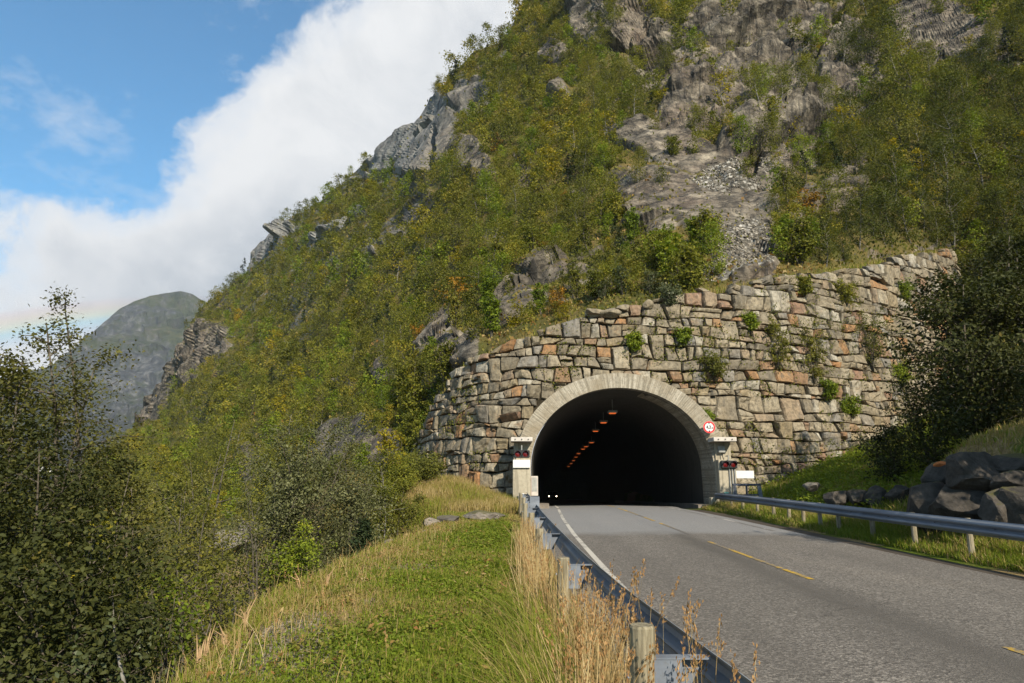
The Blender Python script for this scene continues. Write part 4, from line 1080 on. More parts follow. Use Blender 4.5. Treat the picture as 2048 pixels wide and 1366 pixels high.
gr = thing('guard_rail', 'galvanised guard rail on the right, its two-ridged face towards the road', 'guard rail', (rx(15), 15, 0))
ox, oy = rx(15), 15
wbeam(lambda y: (rx(y) - ox, y - oy, RRZ(y)), np.r_[np.arange(-6, 35.0, .8), 35.2], -1).build('beam', M['galv'], gr, False)
for y in (5.0, 7.0, 9.0, 11.0, 13.0, 15.0, 17.1, 19.1, 21.1, 22.4, 23.7, 25.0, 26.6, 28.5, 30.5, 32.5):
    x = rx(y) + .10; gz = float(ground_z(x, y))
    MB().tube([(x - ox, y - oy, gz - .5), (x - ox, y - oy, RRZ(y) + .27), (x - ox, y - oy, RRZ(y) + .31)], [.066, .062, .055], 12).build('post', M['wood'], gr)
bl = MB()
for y in np.arange(4, 35, 2.0): bl.tube([(rx(y) - ox - .03, y - oy, RRZ(y) + .155), (rx(y) - ox + .03, y - oy, RRZ(y) + .155)], .016, 6)
bl.build('bolts', M['galv_dark'], gr)
MB().box((rx(35.2) - ox - .30, 20.0, -.2), (rx(35.2) - ox + .12, 20.45, .80), .03).build('end_block', M['concrete'], gr)

# short bridge parapet behind the rail
t = thing('steel_parapet', 'short grey steel railing with slanted end post behind the right guard rail', 'railing', (11.05, 33.6, .3))
for i, (x, tilt) in enumerate(((-.45, 0), (.12, 0), (.72, .16))):
    m_ = 'galv_dark' if i < 2 else 'galv'  # slanted post gets paler steel: the light on it is in the colour
    w = .035 if i < 2 else .085
    MB().add([(x + tilt - w, -.04, -.5), (x + tilt + w, -.04, -.5), (x + tilt + w, .04, -.5), (x + tilt - w, .04, -.5), (x - w, -.04, 1.08), (x + w, -.04, 1.08), (x + w, .04, 1.08), (x - w, .04, 1.08)],
             [(3, 2, 1, 0), (4, 5, 6, 7), (0, 1, 5, 4), (1, 2, 6, 5), (2, 3, 7, 6), (3, 0, 4, 7)]).build('post', M[m_], t)
MB().box((-.52, -.06, 1.084), (.80, .06, 1.18), .01).build('top_rail', M['galv_dark'], t)
MB().box((-.48, -.03, .62), (.70, .03, .69), .006).build('mid_rail', M['galv_dark'], t)
MB().box((-.9, -.25, -.55), (1.1, .25, -.22), .02).build('base_beam', M['kerb'], t)

# ------------------------------------------------------------------ boulders
def boulder_mesh(name, r, dims, seed, mat, sub=4):
    import bmesh
    bm = bmesh.new(); bmesh.ops.create_icosphere(bm, subdivisions=sub, radius=1.0)
    V = np.array([v.co[:] for v in bm.verts])
    # carve by random planes, so that the stone gets flat broken faces
    q = np.random.default_rng(seed)
    for _ in range(15):
        nn = unit(q.normal(size=3)); h = q.uniform(.55, .92)
        d = V @ nn - h
        V = V - np.outer(np.maximum(d, 0) * .94, nn)
    V = V * (1 + .14 * fbm(V + seed, 1.3, 4, 3)[:, None] + .07 * blocks(V + seed, 2.2, 4)[:, None] + .05 * fbm(V + seed, 5, 4, 4)[:, None]) * np.array(dims)
    for v, c in zip(bm.verts, V): v.co = c
    me = bpy.data.meshes.new(name); bm.to_mesh(me); bm.free(); me.materials.append(mat)
    return me
BG = 'dark boulders stacked in the bank behind the right guard rail'
def boulder(u, v, Y, wpx, hpx, label, mat, group, seed, depth=.9):
    p = at(u, v, Y); s = Y / FOC * (.72 if group == BG else .62)
    me = boulder_mesh('boulder', 1, (wpx * s, max(wpx, hpx) * s * depth, hpx * s), seed, mat)
    o = link('boulder', me); o.location = p; o.rotation_euler = (0, 0, .3 * math.sin(seed * 2.3))
    tag(o, label, 'boulder', group)
    if seed == 105:
        st = boulder_mesh('stain', 1, (wpx * s * .5, wpx * s * .4, hpx * s * .3), 9, M['lichen'], 3)
        k = link('orange_stain', st, o); k.location = (-.02, -wpx * s * .30, hpx * s * .50)
    return o
BG = 'dark boulders stacked in the bank behind the right guard rail'
for a in ((1855, 1012, 17.6, 72, 78, 'dark round boulder at the left foot of the right-hand boulder bank', 101), (1925, 1014, 16.9, 98, 76, 'widest dark boulder in the bottom row of the right bank', 102),
          (1994, 1018, 15.6, 54, 54, 'small dark boulder wedged in the bottom row of the right bank', 103), (2046, 1014, 15.4, 70, 76, 'dark boulder of the bottom row cut by the right picture edge', 104),
          (1882, 952, 17.9, 52, 50, 'boulder with an orange-stained top at the left of the upper row', 105), (1954, 950, 16.7, 92, 84, 'tall brown slab-faced boulder in the upper row of the right bank', 106),
          (2028, 930, 16.4, 74, 44, 'flat grey boulder topmost at the right, under the grass lip', 107), (2028, 972, 15.9, 64, 46, 'boulder between the flat topmost one and the bottom row', 108),
          (1905, 985, 17.6, 40, 40, 'small stone filling the gap above the bottom row boulders', 109)):
    boulder(*a[:6], M['boulder_dark'], BG, a[6])
for i, a in enumerate(((1622, 972, 26, 30, 17, 'pale little stone at the foot of the right grass slope'), (1670, 997, 25, 54, 30, 'dark stone at the left end of the low row behind the rail'), (1716, 997, 24.6, 44, 30, 'second dark stone from the left in the low row behind the rail'),
                       (1754, 992, 24.2, 40, 36, 'blocky dark stone in the middle of the low row behind the rail'), (1795, 990, 23.6, 46, 32, 'last dark stone on the right of the low row behind the rail'))):
    boulder(*a[:5], a[5], M['boulder_dark'] if i else M['boulder'], 'low row of stones behind the right guard rail', 120 + i)
for i, a in enumerate(((899, 1049, 23.5, 44, 26, 'rounded grey stone on the verge edge, left of the flat ones'), (955, 1040, 24.5, 66, 22, 'long flat stone with pebbly top near the left pillar'), (990, 1037, 25.5, 34, 15, 'small flat stone at the right end of the verge-edge row'),
                       (862, 1059, 23, 40, 30, 'stone half sunk in dry grass, left of the rounded one'), (873, 1080, 21.2, 60, 24, 'low broad stone at the front of the verge-edge row'), (920, 1066, 22, 50, 20, 'slanting stone just below the rounded grey one'),
                       (808, 1088, 19.6, 30, 14, 'leftmost little stone of the verge edge below the bushes'), (780, 1092, 19.2, 20, 10, 'tiny stone in straw at the edge of the bushes'))):
    boulder(*a[:5], a[5], M['boulder'], 'stones along the edge of the left verge', 140 + i, 1.0).location.z += .10
for i, a in enumerate(((470, 1085, 27, 70, 50, 'pale grey outcrop showing between the left bushes'), (500, 1060, 28, 50, 36, 'upper piece of the grey outcrop between the left bushes'))):
    boulder(*a[:5], a[5], M['boulder'], None, 160 + i, 1.2)
for i, (u, v, w, h, lab) in enumerate(((1190, 624, 40, 16, 'bluish slab lying loose on the wall head, left of centre'), (1222, 626, 44, 18, 'tilted pale slab resting on top of the wall above the arch'), (1246, 616, 30, 12, 'thin cream slab topmost on the wall head'), (1296, 608, 22, 16, 'small upright stone on the wall head by the bush'))):
    o = boulder(u, v, 37.4, w, h, lab, M['wallstone'], 'loose slabs lying on the wall head', 170 + i, .6)

# ------------------------------------------------------------------ tree kinds
BK = dict(nbr=20, ncl=5, nlf=25)
proto('birch_a', 'leaf_birch', 'bark_birch', seed=1, h=5.2, cr=1.9, leaf=.158, low=.14, spread=.25, **BK)
proto('birch_b', 'leaf_birch', 'bark_birch', seed=2, h=5.4, cr=1.7, leaf=.158, low=.14, spread=.25, form='vase', **BK)
proto('birch_c', 'leaf_olive', 'bark_grey', seed=3, h=4.6, cr=2.1, leaf=.158, low=.10, spread=.27, **BK)
proto('birch_d', 'leaf_fresh', 'bark_birch', seed=4, h=4.5, cr=1.6, leaf=.158, low=.10, spread=.24, **BK)
proto('birch_e', 'leaf_olive', 'bark_birch', seed=5, h=5.2, cr=1.8, leaf=.158, low=.12, spread=.26, **BK)
proto('birch_f', 'leaf_birch', 'bark_grey', seed=6, h=4.2, cr=2.2, leaf=.158, low=.08, spread=.28, form='round', **BK)
proto('birch_g', 'leaf_shaded', 'bark_grey', seed=21, h=5.0, cr=2.0, leaf=.158, low=.10, spread=.26, **BK)
proto('birch_h', 'leaf_shaded', 'bark_birch', seed=22, h=5.4, cr=1.8, leaf=.158, low=.12, spread=.25, form='vase', **BK)
proto('yellow', 'leaf_yellow', 'bark_birch', seed=7, h=4.2, cr=1.4, leaf=.23, low=.15, spread=.19, nbr=13, ncl=3, nlf=11)
proto('orange', 'leaf_orange', 'bark_grey', seed=8, h=3.2, cr=1.5, leaf=.22, low=.1, spread=.19, nbr=12, ncl=3, nlf=11)
proto('conifer', 'leaf_conifer', 'bark', seed=9, h=6.5, cr=1.55, leaf=.26, low=.10, spread=.13, form='cone', nbr=34, ncl=3, nlf=10, aspect=.4, lean=.03)
proto('shrub_a', 'leaf_fresh', 'bark_grey', seed=10, h=3.0, cr=.75, leaf=.15, low=.18, spread=.12, stems=6, nbr=8, ncl=4, nlf=12, aim=(.6, 1.25), lean=.2)
proto('shrub_b', 'leaf_birch', 'bark_grey', seed=12, h=2.6, cr=.8, leaf=.15, low=.15, spread=.13, stems=7, nbr=7, ncl=4, nlf=12, aim=(.5, 1.2), lean=.2)
proto('shrub_c', 'leaf_olive', 'bark_grey', seed=13, h=3.2, cr=.7, leaf=.15, low=.22, spread=.11, stems=7, nbr=8, ncl=3, nlf=11, aim=(.7, 1.3), lean=.2)
proto('shrub_y', 'leaf_yellow', 'bark_grey', seed=14, h=2.2, cr=.7, leaf=.15, low=.15, spread=.14, stems=5, nbr=5, ncl=3, nlf=10, aim=(.5, 1.2))
proto('shrub_o', 'leaf_orange', 'bark_grey', seed=15, h=1.9, cr=.8, leaf=.15, low=.12, spread=.15, stems=5, nbr=5, ncl=3, nlf=10, aim=(.4, 1.1))
proto('shrub_s', 'leaf_silver', 'bark_grey', seed=16, h=2.2, cr=.75, leaf=.13, low=.15, spread=.13, stems=5, nbr=5, ncl=3, nlf=12, aim=(.5, 1.2))
H0 = dict(birch_g=5.0, birch_h=5.4, birch_a=5.2, birch_b=5.8, birch_c=4.8, birch_d=4.6, birch_e=5.6, birch_f=4.4, yellow=4.2, orange=3.2, conifer=6.5, shrub_a=3.0, shrub_b=2.6, shrub_c=3.2, shrub_y=2.2, shrub_o=1.9, shrub_s=2.2)

# trees that stand out on the slope
SPECIAL = [(1190, 312, 'yellow', 3.6, 'tall lime-yellow young birch in the middle of the green slope', 'birch_d'), (1212, 432, 'shrub_y', 2.2, 'round yellow-green shrub left of the pinkish slab', None), (1132, 412, 'shrub_o', 1.7, 'small bright orange shrub among green birches, upslope of the round yellow one', None),
           (1084, 528, 'shrub_o', 2.1, 'rounded amber-orange shrub halfway up above the wall', None), (1122, 632, 'shrub_o', 1.9, 'orange shrub just above the head of the wall', None), (1132, 648, 'shrub_y', 1.3, 'yellow sprig in front of the orange shrub above the wall head', None),
           (1866, 432, 'yellow', 3.0, 'yellow-leaved tree standing out on the dark right slope', None), (1572, 505, 'shrub_a', 2.9, 'bright green upright shrub at the foot of the scree gully', None), (1945, 132, 'yellow', 3.4, 'pale yellow tree beside the smooth grey slab at top right', None),
           (1668, 300, 'birch_d', 3.6, 'fresh green birch on the right edge of the rock gully', None), (832, 792, 'yellow', 2.6, 'yellow tree leaning out beside the left end of the stone wall', None), (868, 770, 'conifer', 2.8, 'dark bushy tree at the upper left end of the stone wall', 'birch_f'),
           (846, 690, 'orange', 2.0, 'orange-brown shrub beside the tilted purple slab', 'shrub_o'), (860, 612, 'yellow', 2.6, 'yellow birch left of the slabs in mid slope', None), (1000, 312, 'orange', 3.2, 'orange-tinged tree below the dark cleft on the slope', None),
           (1332, 568, 'shrub_a', 3.4, 'tall fresh-green bush on the slope right above the arch', None), (1378, 606, 'shrub_b', 3.6, 'dense green bush hanging over the wall head by the corner', None), (1400, 505, 'shrub_a', 2.6, 'lone round green bush on the slab beside the scree', None),
           (1250, 596, 'shrub_s', 2.2, 'silver-leaved willow scrub on the wall head above the arch', None), (1300, 592, 'shrub_s', 1.8, 'second silvery willow on the wall head, nearer the tall green bush', None), (1210, 606, 'shrub_s', 1.6, 'low silvery willow left of the others on the wall head', None),
           (790, 560, 'conifer', 5.6, 'dark pine rising from the mid slope', None), (640, 700, 'conifer', 6.2, 'dark pine lower left on the wooded slope', None), (660, 664, 'conifer', 5.0, 'dark pine upslope of the lower left one', None),
           (585, 905, 'orange', 2.6, 'orange tree at the foot of the slope by the dark outcrop', None), (770, 850, 'birch_d', 3.2, 'slender green birch with visible pale stem left of the wall end', None), (1840, 230, 'birch_d', 4.0, 'fresh green birch with feathery top on the right slope', None), (1320, 100, 'shrub_a', 2.6, 'green bush crowning the ledge over the dark cleft', None),
           (1760, 395, 'birch_b', 3.6, 'green birch at the left rim of the dark right slope', None), (1350, 330, 'shrub_b', 2.6, 'dark green bush sitting in front of the arched slab', None), (880, 172, 'birch_c', 4.2, 'thin tree sticking out of the skyline above the upper cliff', None), (962, 96, 'birch_a', 3.0, 'small tree poking above the upper skyline', None)]
TCAT = lambda k: 'shrub' if k.startswith('shrub') else 'tree'
TNAME = lambda k: {'c': 'pine_tree', 's': 'shrub', 'y': 'birch_tree', 'o': 'rowan_tree', 'b': 'birch_tree'}[k[0]]
for i, (u, v, key, h, lab, alt) in enumerate(SPECIAL):
    p, rk, Y, nn_ = hill_at(u, v)
    if alt and key in ('conifer', 'orange') or (alt and key == 'yellow'): key = alt if key != 'yellow' else key
    plant(key, TNAME(key), lab, TCAT(key), p - np.array((0, 0, .25)), h / H0[key], i * 1.7, parts=('crown', 'stems' if key.startswith('shrub') else 'trunk'))

# the wood on the slope: positions first, thinned so that crowns only half overlap
r = np.random.default_rng(2024)
cu, cv = r.uniform(170, 2150, 60000), r.uniform(-120, 1050, 60000)
ok = (cv > np.interp(cu, SIL[:, 0], SIL[:, 1]) + 1) & (cv < np.interp(cu, BOT[:, 0], BOT[:, 1]) - 22)
wtop = np.interp(cu, [905, 940, 1000, 1060, 1110, 1165, 1235, 1290, 1340, 1400, 1500, 1640, 1760, 1905], [742, 720, 690, 664, 648, 625, 614, 603, 592, 576, 561, 545, 521, 496], left=2000, right=2000)
ok &= cv < wtop - 4
cu, cv = cu[ok], cv[ok]
P, rk, Yh, NN = hill_at(cu, cv)
pn = fbm(P, .045, 3, 91)
bare = maskof([(1440, 430, 130, 110, 0, .75), (1180, 470, 260, 110, -10, .35), (1560, 250, 170, 200, -10, .55), (1450, 130, 230, 150, 0, .45), (1640, 440, 90, 90, -30, .3)], cu, cv)
h0 = .9 * np.interp(Yh, [40, 55, 80, 120, 200, 320], [2.5, 3.0, 4.2, 5.0, 5.6, 5.8]) * FOC / Yh
rk2 = np.maximum(maskof(ROCK, cu, cv - .35 * h0), maskof(ROCK, cu, cv - .75 * h0) * .9)
rk2 = np.maximum(rk2, 1.3 * maskof([(1385, 412, 120, 52, 18, 1), (1330, 305, 112, 40, 22, 1), (1480, 440, 60, 90, 10, 1), (1890, 75, 105, 52, 10, 1), (690, 885, 70, 44, -28, 1), (880, 675, 36, 60, 32, 1), (775, 905, 34, 44, 30, 1)], cu, cv - .45 * h0))
acc = r.uniform(size=len(cu)) < np.clip(1.0 - rk * 1.05 - rk2 * .95 - bare * .72 + .45 * pn, .03 * (Yh < 120) * (rk2 < 1.05), 1)
cu, cv, P, Yh, pn = cu[acc], cv[acc], P[acc], Yh[acc], pn[acc]
hh = np.interp(Yh, [40, 55, 80, 120, 200, 320], [2.5, 3.0, 4.2, 5.0, 5.6, 5.8]) * r.uniform(.5, 1.4, len(cu))
hh *= 1 + .45 * sstep(1650, 1850, cu)
rad = .30 * hh * FOC / Yh
sel = []; gx = {}
for i in range(len(cu)):
    c = (int(cu[i] // 40), int(cv[i] // 40)); okk = True
    for a in (-1, 0, 1):
        for b in (-1, 0, 1):
            for j in gx.get((c[0] + a, c[1] + b), ()):
                if (cu[i] - cu[j]) ** 2 + ((cv[i] - cv[j]) * 1.15) ** 2 < (.56 * (rad[i] + rad[j])) ** 2: okk = False; break
            if not okk: break
        if not okk: break
    if okk: sel.append(i); gx.setdefault(c, []).append(i)
sel = np.array(sel); print('wood:', len(sel))
near = sel[np.argsort(-(hh[sel] / Yh[sel]))]
def kind_for(i):
    q = r.uniform(); n_ = pn[i]
    if Yh[i] < 58 and cu[i] < 1640:
        return r.choice(['shrub_a', 'shrub_b', 'shrub_c', 'birch_d', 'birch_a', 'shrub_o', 'shrub_y'], p=[.30, .24, .22, .10, .09, .025, .025])
    if q < .02: return 'orange'
    if q < .065: return 'yellow'
    if q < .09: return 'conifer'
    if cu[i] > 1640 and r.uniform() < .72: return r.choice(['birch_g', 'birch_h'])  # right slope dimmed by darker leaf colour instead of less light
    return r.choice(['birch_a', 'birch_b', 'birch_c', 'birch_d', 'birch_e', 'birch_f'], p=[.24, .18, .2, .10 if n_ < .1 else .14, .16, .12 if n_ < .1 else .08])
def zone(u, v, Y):
    if u > 1660: return 'on the shaded slope right of the rock gully' if v > 200 else 'high on the slope at the top right corner'
    if u > 1270 and v < 430: return 'among the grey crags above the slabs'
    if v > 430 and u > 900: return 'on the brushy slope just above the stone wall'
    if u < 900 and v > 600: return 'low on the slope left of the stone wall'
    if v < 250: return 'near the upper skyline of the slope'
    return 'on the middle of the wooded slope'
LOOK = dict(birch_g='shade-darkened green broad birch', birch_h='shade-darkened green tall birch', birch_a='mid-green leafy birch', birch_b='tall narrow green birch', birch_c='broad olive-green tree', birch_d='fresh light-green birch', birch_e='tall olive birch', birch_f='low round-crowned green tree', yellow='yellow-leaved birch', orange='orange-leaved rowan', conifer='dark pine',
            shrub_a='bright green many-stemmed shrub', shrub_b='mid-green many-stemmed shrub', shrub_c='thin olive shrub of upright stems', shrub_y='yellow shrub', shrub_o='orange shrub', shrub_s='silvery shrub')
N_IND = 285
for n_, i in enumerate(near[:N_IND]):
    k = str(kind_for(i)); lab = LOOK[k] + ' ' + zone(cu[i], cv[i], Yh[i])
    plant(k, TNAME(k), lab, TCAT(k), P[i] - np.array((0, 0, .3)), hh[i] / H0[k], r.uniform(0, 6.28), lab.split(' ', 1)[1] if False else lab + 's' if False else lab, r.uniform(.9, 1.15), ('crown', 'stems' if TCAT(k) == 'shrub' else 'trunk'), r.normal() * .05)
# everything farther off reads as one wood
lite = {}
for key, lm in (('birch_a', 0), ('birch_b', 0), ('birch_c', 1), ('birch_e', 1), ('birch_f', 0), ('birch_d', 3), ('yellow', 2), ('conifer', 4)):
    f_ = 'cone' if key == 'conifer' else ('round' if key == 'birch_f' else 'ovate')
    (V, F, T), _m = make_tree(seed=200 + len(lite), h=H0[key], cr=1.9 if f_ != 'cone' else 1.4, nbr=15, ncl=3, nlf=14, leaf=.33, low=.06, spread=.28, form=f_)
    lite[key] = (V, F, T)
fm = [M['leaf_birch'], M['leaf_olive'], M['leaf_yellow'], M['leaf_fresh'], M['leaf_conifer']]
mi = dict(birch_a=0, birch_b=0, birch_f=0, birch_c=1, birch_e=1, yellow=2, birch_d=3, conifer=4)
VV, FF, TT, MI, off = [], [], [], [], 0
for i in near[N_IND:]:
    k = str(r.choice(list(lite), p=[.2, .17, .18, .15, .10, .12, .045, .035])); V, F, T = lite[k]
    a = r.uniform(0, 6.28); s = hh[i] / H0[k]; c, s_ = math.cos(a) * s, math.sin(a) * s
    W = np.stack((V[:, 0] * c - V[:, 1] * s_, V[:, 0] * s_ + V[:, 1] * c, V[:, 2] * s * r.uniform(.85, 1.1)), -1) + P[i] - np.array((0, 0, .4))
    VV.append(W); FF.append(F + off); TT.append(np.clip(T + r.normal() * .17 + .12 * pn[i], 0, 1)); MI.append(np.full(len(F), mi[k])); off += len(V)
me = np_mesh('distant_wood', np.concatenate(VV), np.concatenate(FF), fm, {'tint': ('FACE', np.concatenate(TT))})
me.polygons.foreach_set('material_index', np.concatenate(MI).astype(np.int32))
tag(link('distant_wood', me), 'far-off birch wood covering the left flank of the hillside', 'wood', kind='stuff')

# heather, fern and grass between the trees
NQ = 130000
gu, gv = r.uniform(150, 2120, NQ), r.uniform(-110, 1060, NQ)
ok = (gv > np.interp(gu, SIL[:, 0], SIL[:, 1]) + 1) & (gv < np.interp(gu, BOT[:, 0], BOT[:, 1]) - 2)
gu, gv = gu[ok], gv[ok]
Pg, rg, Yg, Ng = hill_at(gu, gv)
pg = fbm(Pg, .16, 3, 55)
acc = r.uniform(size=len(gu)) < np.clip(1.02 - rg * 1.25 + .4 * pg + .35 * (Ng[..., 2] > .75), .03, 1)
Pg, Yg, pg, Ng, gu = Pg[acc], Yg[acc], pg[acc], Ng[acc], gu[acc]
n = len(Pg); up = unit(np.array((0, 0, .8)) + r.normal(size=(n, 3)) * .65 + Ng * .5); side = unit(np.cross(up, r.normal(size=(n, 3))))
H = (.08 + .0034 * Yg * r.uniform(.5, 1.5, n))[:, None]; W_ = H * r.uniform(.5, 1.0, (n, 1))
base = Pg - Ng * .02 + r.normal(size=(n, 3)) * .05
V = np.stack((base - side * W_ * .3, base + up * H * .55 - side * W_ * .5, base + up * H, base + up * H * .5 + side * W_ * .5), 1).reshape(-1, 3)
tg = np.clip(.38 + .42 * pg + r.normal(size=n) * .2 + .18 * maskof([(1400, 440, 220, 130, 0, 1), (1500, 555, 200, 24, -8, 1.9), (1050, 640, 150, 40, -20, 1)], gu, gv[acc]), 0, 1)
tag(link('hillside_undergrowth', np_mesh('hillside_undergrowth', V, np.arange(n * 4).reshape(-1, 4), M['under'], {'tint': ('FACE', tg)})), 'low heather, fern and dry grass growing between the hillside trees', 'undergrowth', kind='stuff')

# rubble in the gully: loose angular stones
ru, rv = r.uniform(1380, 1580, 9000), r.uniform(330, 590, 9000)
sc_ = maskof(SCREE, ru, rv); a_ = (r.uniform(size=9000) < sc_ * .9) & (rv < np.interp(ru, [1380, 1580], [570, 540])); Pr, _, Yr, Nr = hill_at(ru[a_], rv[a_])
n = len(Pr); sz = r.uniform(.08, .38, n) ** 1.2
cube = np.array([(x, y, z) for z in (-1, 1) for x, y in ((-1, -1), (1, -1), (1, 1), (-1, 1))], float)
ax = unit(r.normal(size=(n, 3))); bx = unit(np.cross(ax, r.normal(size=(n, 3)))); cx = np.cross(ax, bx)
J = cube[None] * r.uniform(.55, 1.1, (n, 8, 3)) * np.array((1, .75, .5))
V = Pr[:, None] + (J[..., :1] * ax[:, None] + J[..., 1:2] * bx[:, None] + J[..., 2:] * cx[:, None]) * sz[:, None, None] * .55
cf = np.array([(3, 2, 1, 0), (4, 5, 6, 7), (0, 1, 5, 4), (1, 2, 6, 5), (2, 3, 7, 6), (3, 0, 4, 7)])
tag(link('scree', np_mesh('scree', V.reshape(-1, 3), (cf[None] + np.arange(n)[:, None, None] * 8).reshape(-1, 4), M['scree'])), 'loose pale scree stones lying in the gully above the wall', 'scree', kind='stuff')

# ------------------------------------------------------------------ shrubs growing out of the wall
for i, (u, v, h, w, key, lab) in enumerate(((1555, 735, 3.2, .8, 'leaf_olive', 'tall thin olive shrub growing from the wall joints, nearest the arch'), (1628, 765, 3.6, .7, 'leaf_olive', 'second thin shrub on the wall, narrow and upright'), (1745, 740, 3.6, 1.3, 'leaf_olive', 'largest shrub on the wall, bushy with a pale stem'),
        (1425, 760, 1.3, .9, 'leaf_olive', 'low dark shrub on the wall up right of the arch crown'), (1690, 610, 1.5, .8, 'leaf_birch', 'small shrub high on the wall in the middle'), (1808, 600, 1.4, .6, 'leaf_fresh', 'small bright shrub high on the right end of the wall'), (1605, 590, 1.3, .5, 'leaf_birch', 'tuft-like shrub near the wall head'),
        (1655, 800, 1.3, .5, 'leaf_fresh', 'bright green sprig below the second thin shrub'), (1500, 660, 1.1, .45, 'leaf_fresh', 'little green sprig on the wall below its corner'), (1270, 700, 1.0, .4, 'leaf_fresh', 'little green sprig on the wall above the arch crown'), (1365, 690, 1.0, .4, 'leaf_fresh', 'little green sprig between blocks right of the arch crown'), (1345, 612, 1.1, .7, 'leaf_silver', 'greyish plant draping the wall head right of the loose slabs'),
        (1800, 770, 1.4, .8, 'leaf_fresh', 'yellow-green shrub low on the right part of the wall'), (1700, 830, 1.0, .6, 'leaf_fresh', 'green tuft low on the wall near the big dark tree'), (1405, 845, .6, .4, 'leaf_fresh', 'tiny green tuft on the wall beside the round sign'))):
    s, z = wall_sz(u, v + 4)
    grow('wall_shrub', lab, 'shrub', wall_pt(s, z, .12), key, 'bark_grey', None, ('crown', 'stems'), seed=300 + i, h=h, cr=w * 1.25, stems=5, nbr=8, ncl=3, nlf=18, leaf=.125, low=.12, spread=.12, aim=(.2, 1.2), brr=.008)
# mosses and weeds in the joints
n = 4200; s = r.uniform(3, S_END, n); z = r.uniform(.5, 16, n)
W = wall_pt(s, z, .10); k_ = (z < wall_top(s) - .1) & ((inside_arch(W[:, 0], W[:, 2], .9) > 1) | (W[:, 1] > 39)) & (fbm(W, .35, 3, 12) + .22 * sstep(20, 28, s) + .3 * sstep(10, 5, s) > .12)
W = W[k_]; cen = np.repeat(W, 9, 0) + r.normal(size=(len(W) * 9, 3)) * np.array((.16, .06, .12)); 
Vw, Fw = leaves(cen, np.tile(np.array((0, -1., .2)), (len(cen), 1)), np.full(len(cen), .12), r)
tag(link('wall_weeds', np_mesh('wall_weeds', Vw, Fw, M['under'], {'tint': ('FACE', np.clip(r.normal(size=len(cen)) * .16 + .30, 0, 1))})), 'moss, grass and weeds rooted in the joints of the stone wall', 'weeds', kind='stuff')

# ------------------------------------------------------------------ bushes and trees close by
def gz(x, y): return float(ground_z(x, y))
def near_bush(u, Y, vtop, cr, leafm, lab, seed, name='bush', cat='bush', leaf=.070, stems=6, nbr=12, ncl=5, nlf=20, low=.06, form='ovate', k=4, barkm='bark_grey', aim=(.1, 1.1), spread=.14, lean=.12, dens=1.0, **kw):
    x = at(u, 700, Y)[0]; z = gz(x, Y); top = at(u, vtop, Y)[2]
    return grow(name, lab, cat, (x, Y, z - .05), leafm, barkm, None, ('crown', 'stems' if stems > 1 else 'trunk'), seed=seed, h=max(.6, (top - z) * (1.22 if stems > 1 else 1.05)), cr=cr, leaf=leaf, stems=stems, nbr=nbr, ncl=ncl, nlf=int(nlf * dens * 1.5), low=low, form=form, k=k, aim=aim, spread=spread, lean=lean, brr=.0075, **kw)
# mid-left thicket beyond the verge
near_bush(640, 19.0, 915, 1.9, 'leaf_greywillow', 'broad grey-green willow bush in the middle of the left thicket', 401, stems=9, dens=1.6)
near_bush(560, 18.0, 985, 1.3, 'leaf_greywillow', 'willow bush with reddish twigs at the left of the thicket', 402, stems=6)
near_bush(700, 20.5, 960, 1.3, 'leaf_greywillow', 'dark willow bush at the right shoulder of the thicket', 403, stems=6)
near_bush(770, 21.5, 905, .75, 'leaf_birch', 'slim yellow-green birch sapling at the right end of the thicket', 404, 'birch_tree', 'tree', stems=2, nbr=20, form='vase', barkm='bark_birch')
near_bush(805, 22.5, 985, .9, 'leaf_olive', 'small dull bush right of the slim sapling', 405, stems=4)
near_bush(740, 18.6, 1040, .55, 'leaf_conifer', 'little dark spruce seedling at the foot of the thicket', 406, 'spruce_tree', 'tree', leaf=.08, stems=1, nbr=26, form='cone', barkm='bark')
near_bush(610, 16.8, 1085, .9, 'leaf_fresh', 'low bright green fern-like shrub in front of the thicket', 407, stems=5, dens=.7)
near_bush(530, 15.5, 1000, .8, 'leaf_olive', 'sparse twiggy shrub with bare pale stems left of the thicket', 408, stems=3, nbr=7, ncl=3, nlf=9, low=.35)
near_bush(505, 21.0, 880, .55, 'leaf_silver', 'tall thin willow shoot rising behind the sparse shrub', 409, stems=2, nbr=8, ncl=3, nlf=8, low=.3)
near_bush(450, 17.0, 1010, 1.2, 'leaf_olive', 'brownish green bush between the left trees and the thicket', 410, stems=5)
near_bush(390, 19.0, 985, 1.4, 'leaf_willow', 'dense green bush behind the brownish one, beside the left trees', 411, stems=6)
near_bush(690, 26.0, 930, 1.6, 'leaf_willow', 'further willow bush peeping over the thicket', 412, stems=6, leaf=.09)
near_bush(850, 34.0, 930, 1.3, 'leaf_olive', 'dull bush against the left foot of the stone wall', 413, stems=5, leaf=.1)
near_bush(800, 31.0, 955, 1.3, 'leaf_birch', 'green bush in front of the slabs left of the wall', 414, stems=5, leaf=.1)
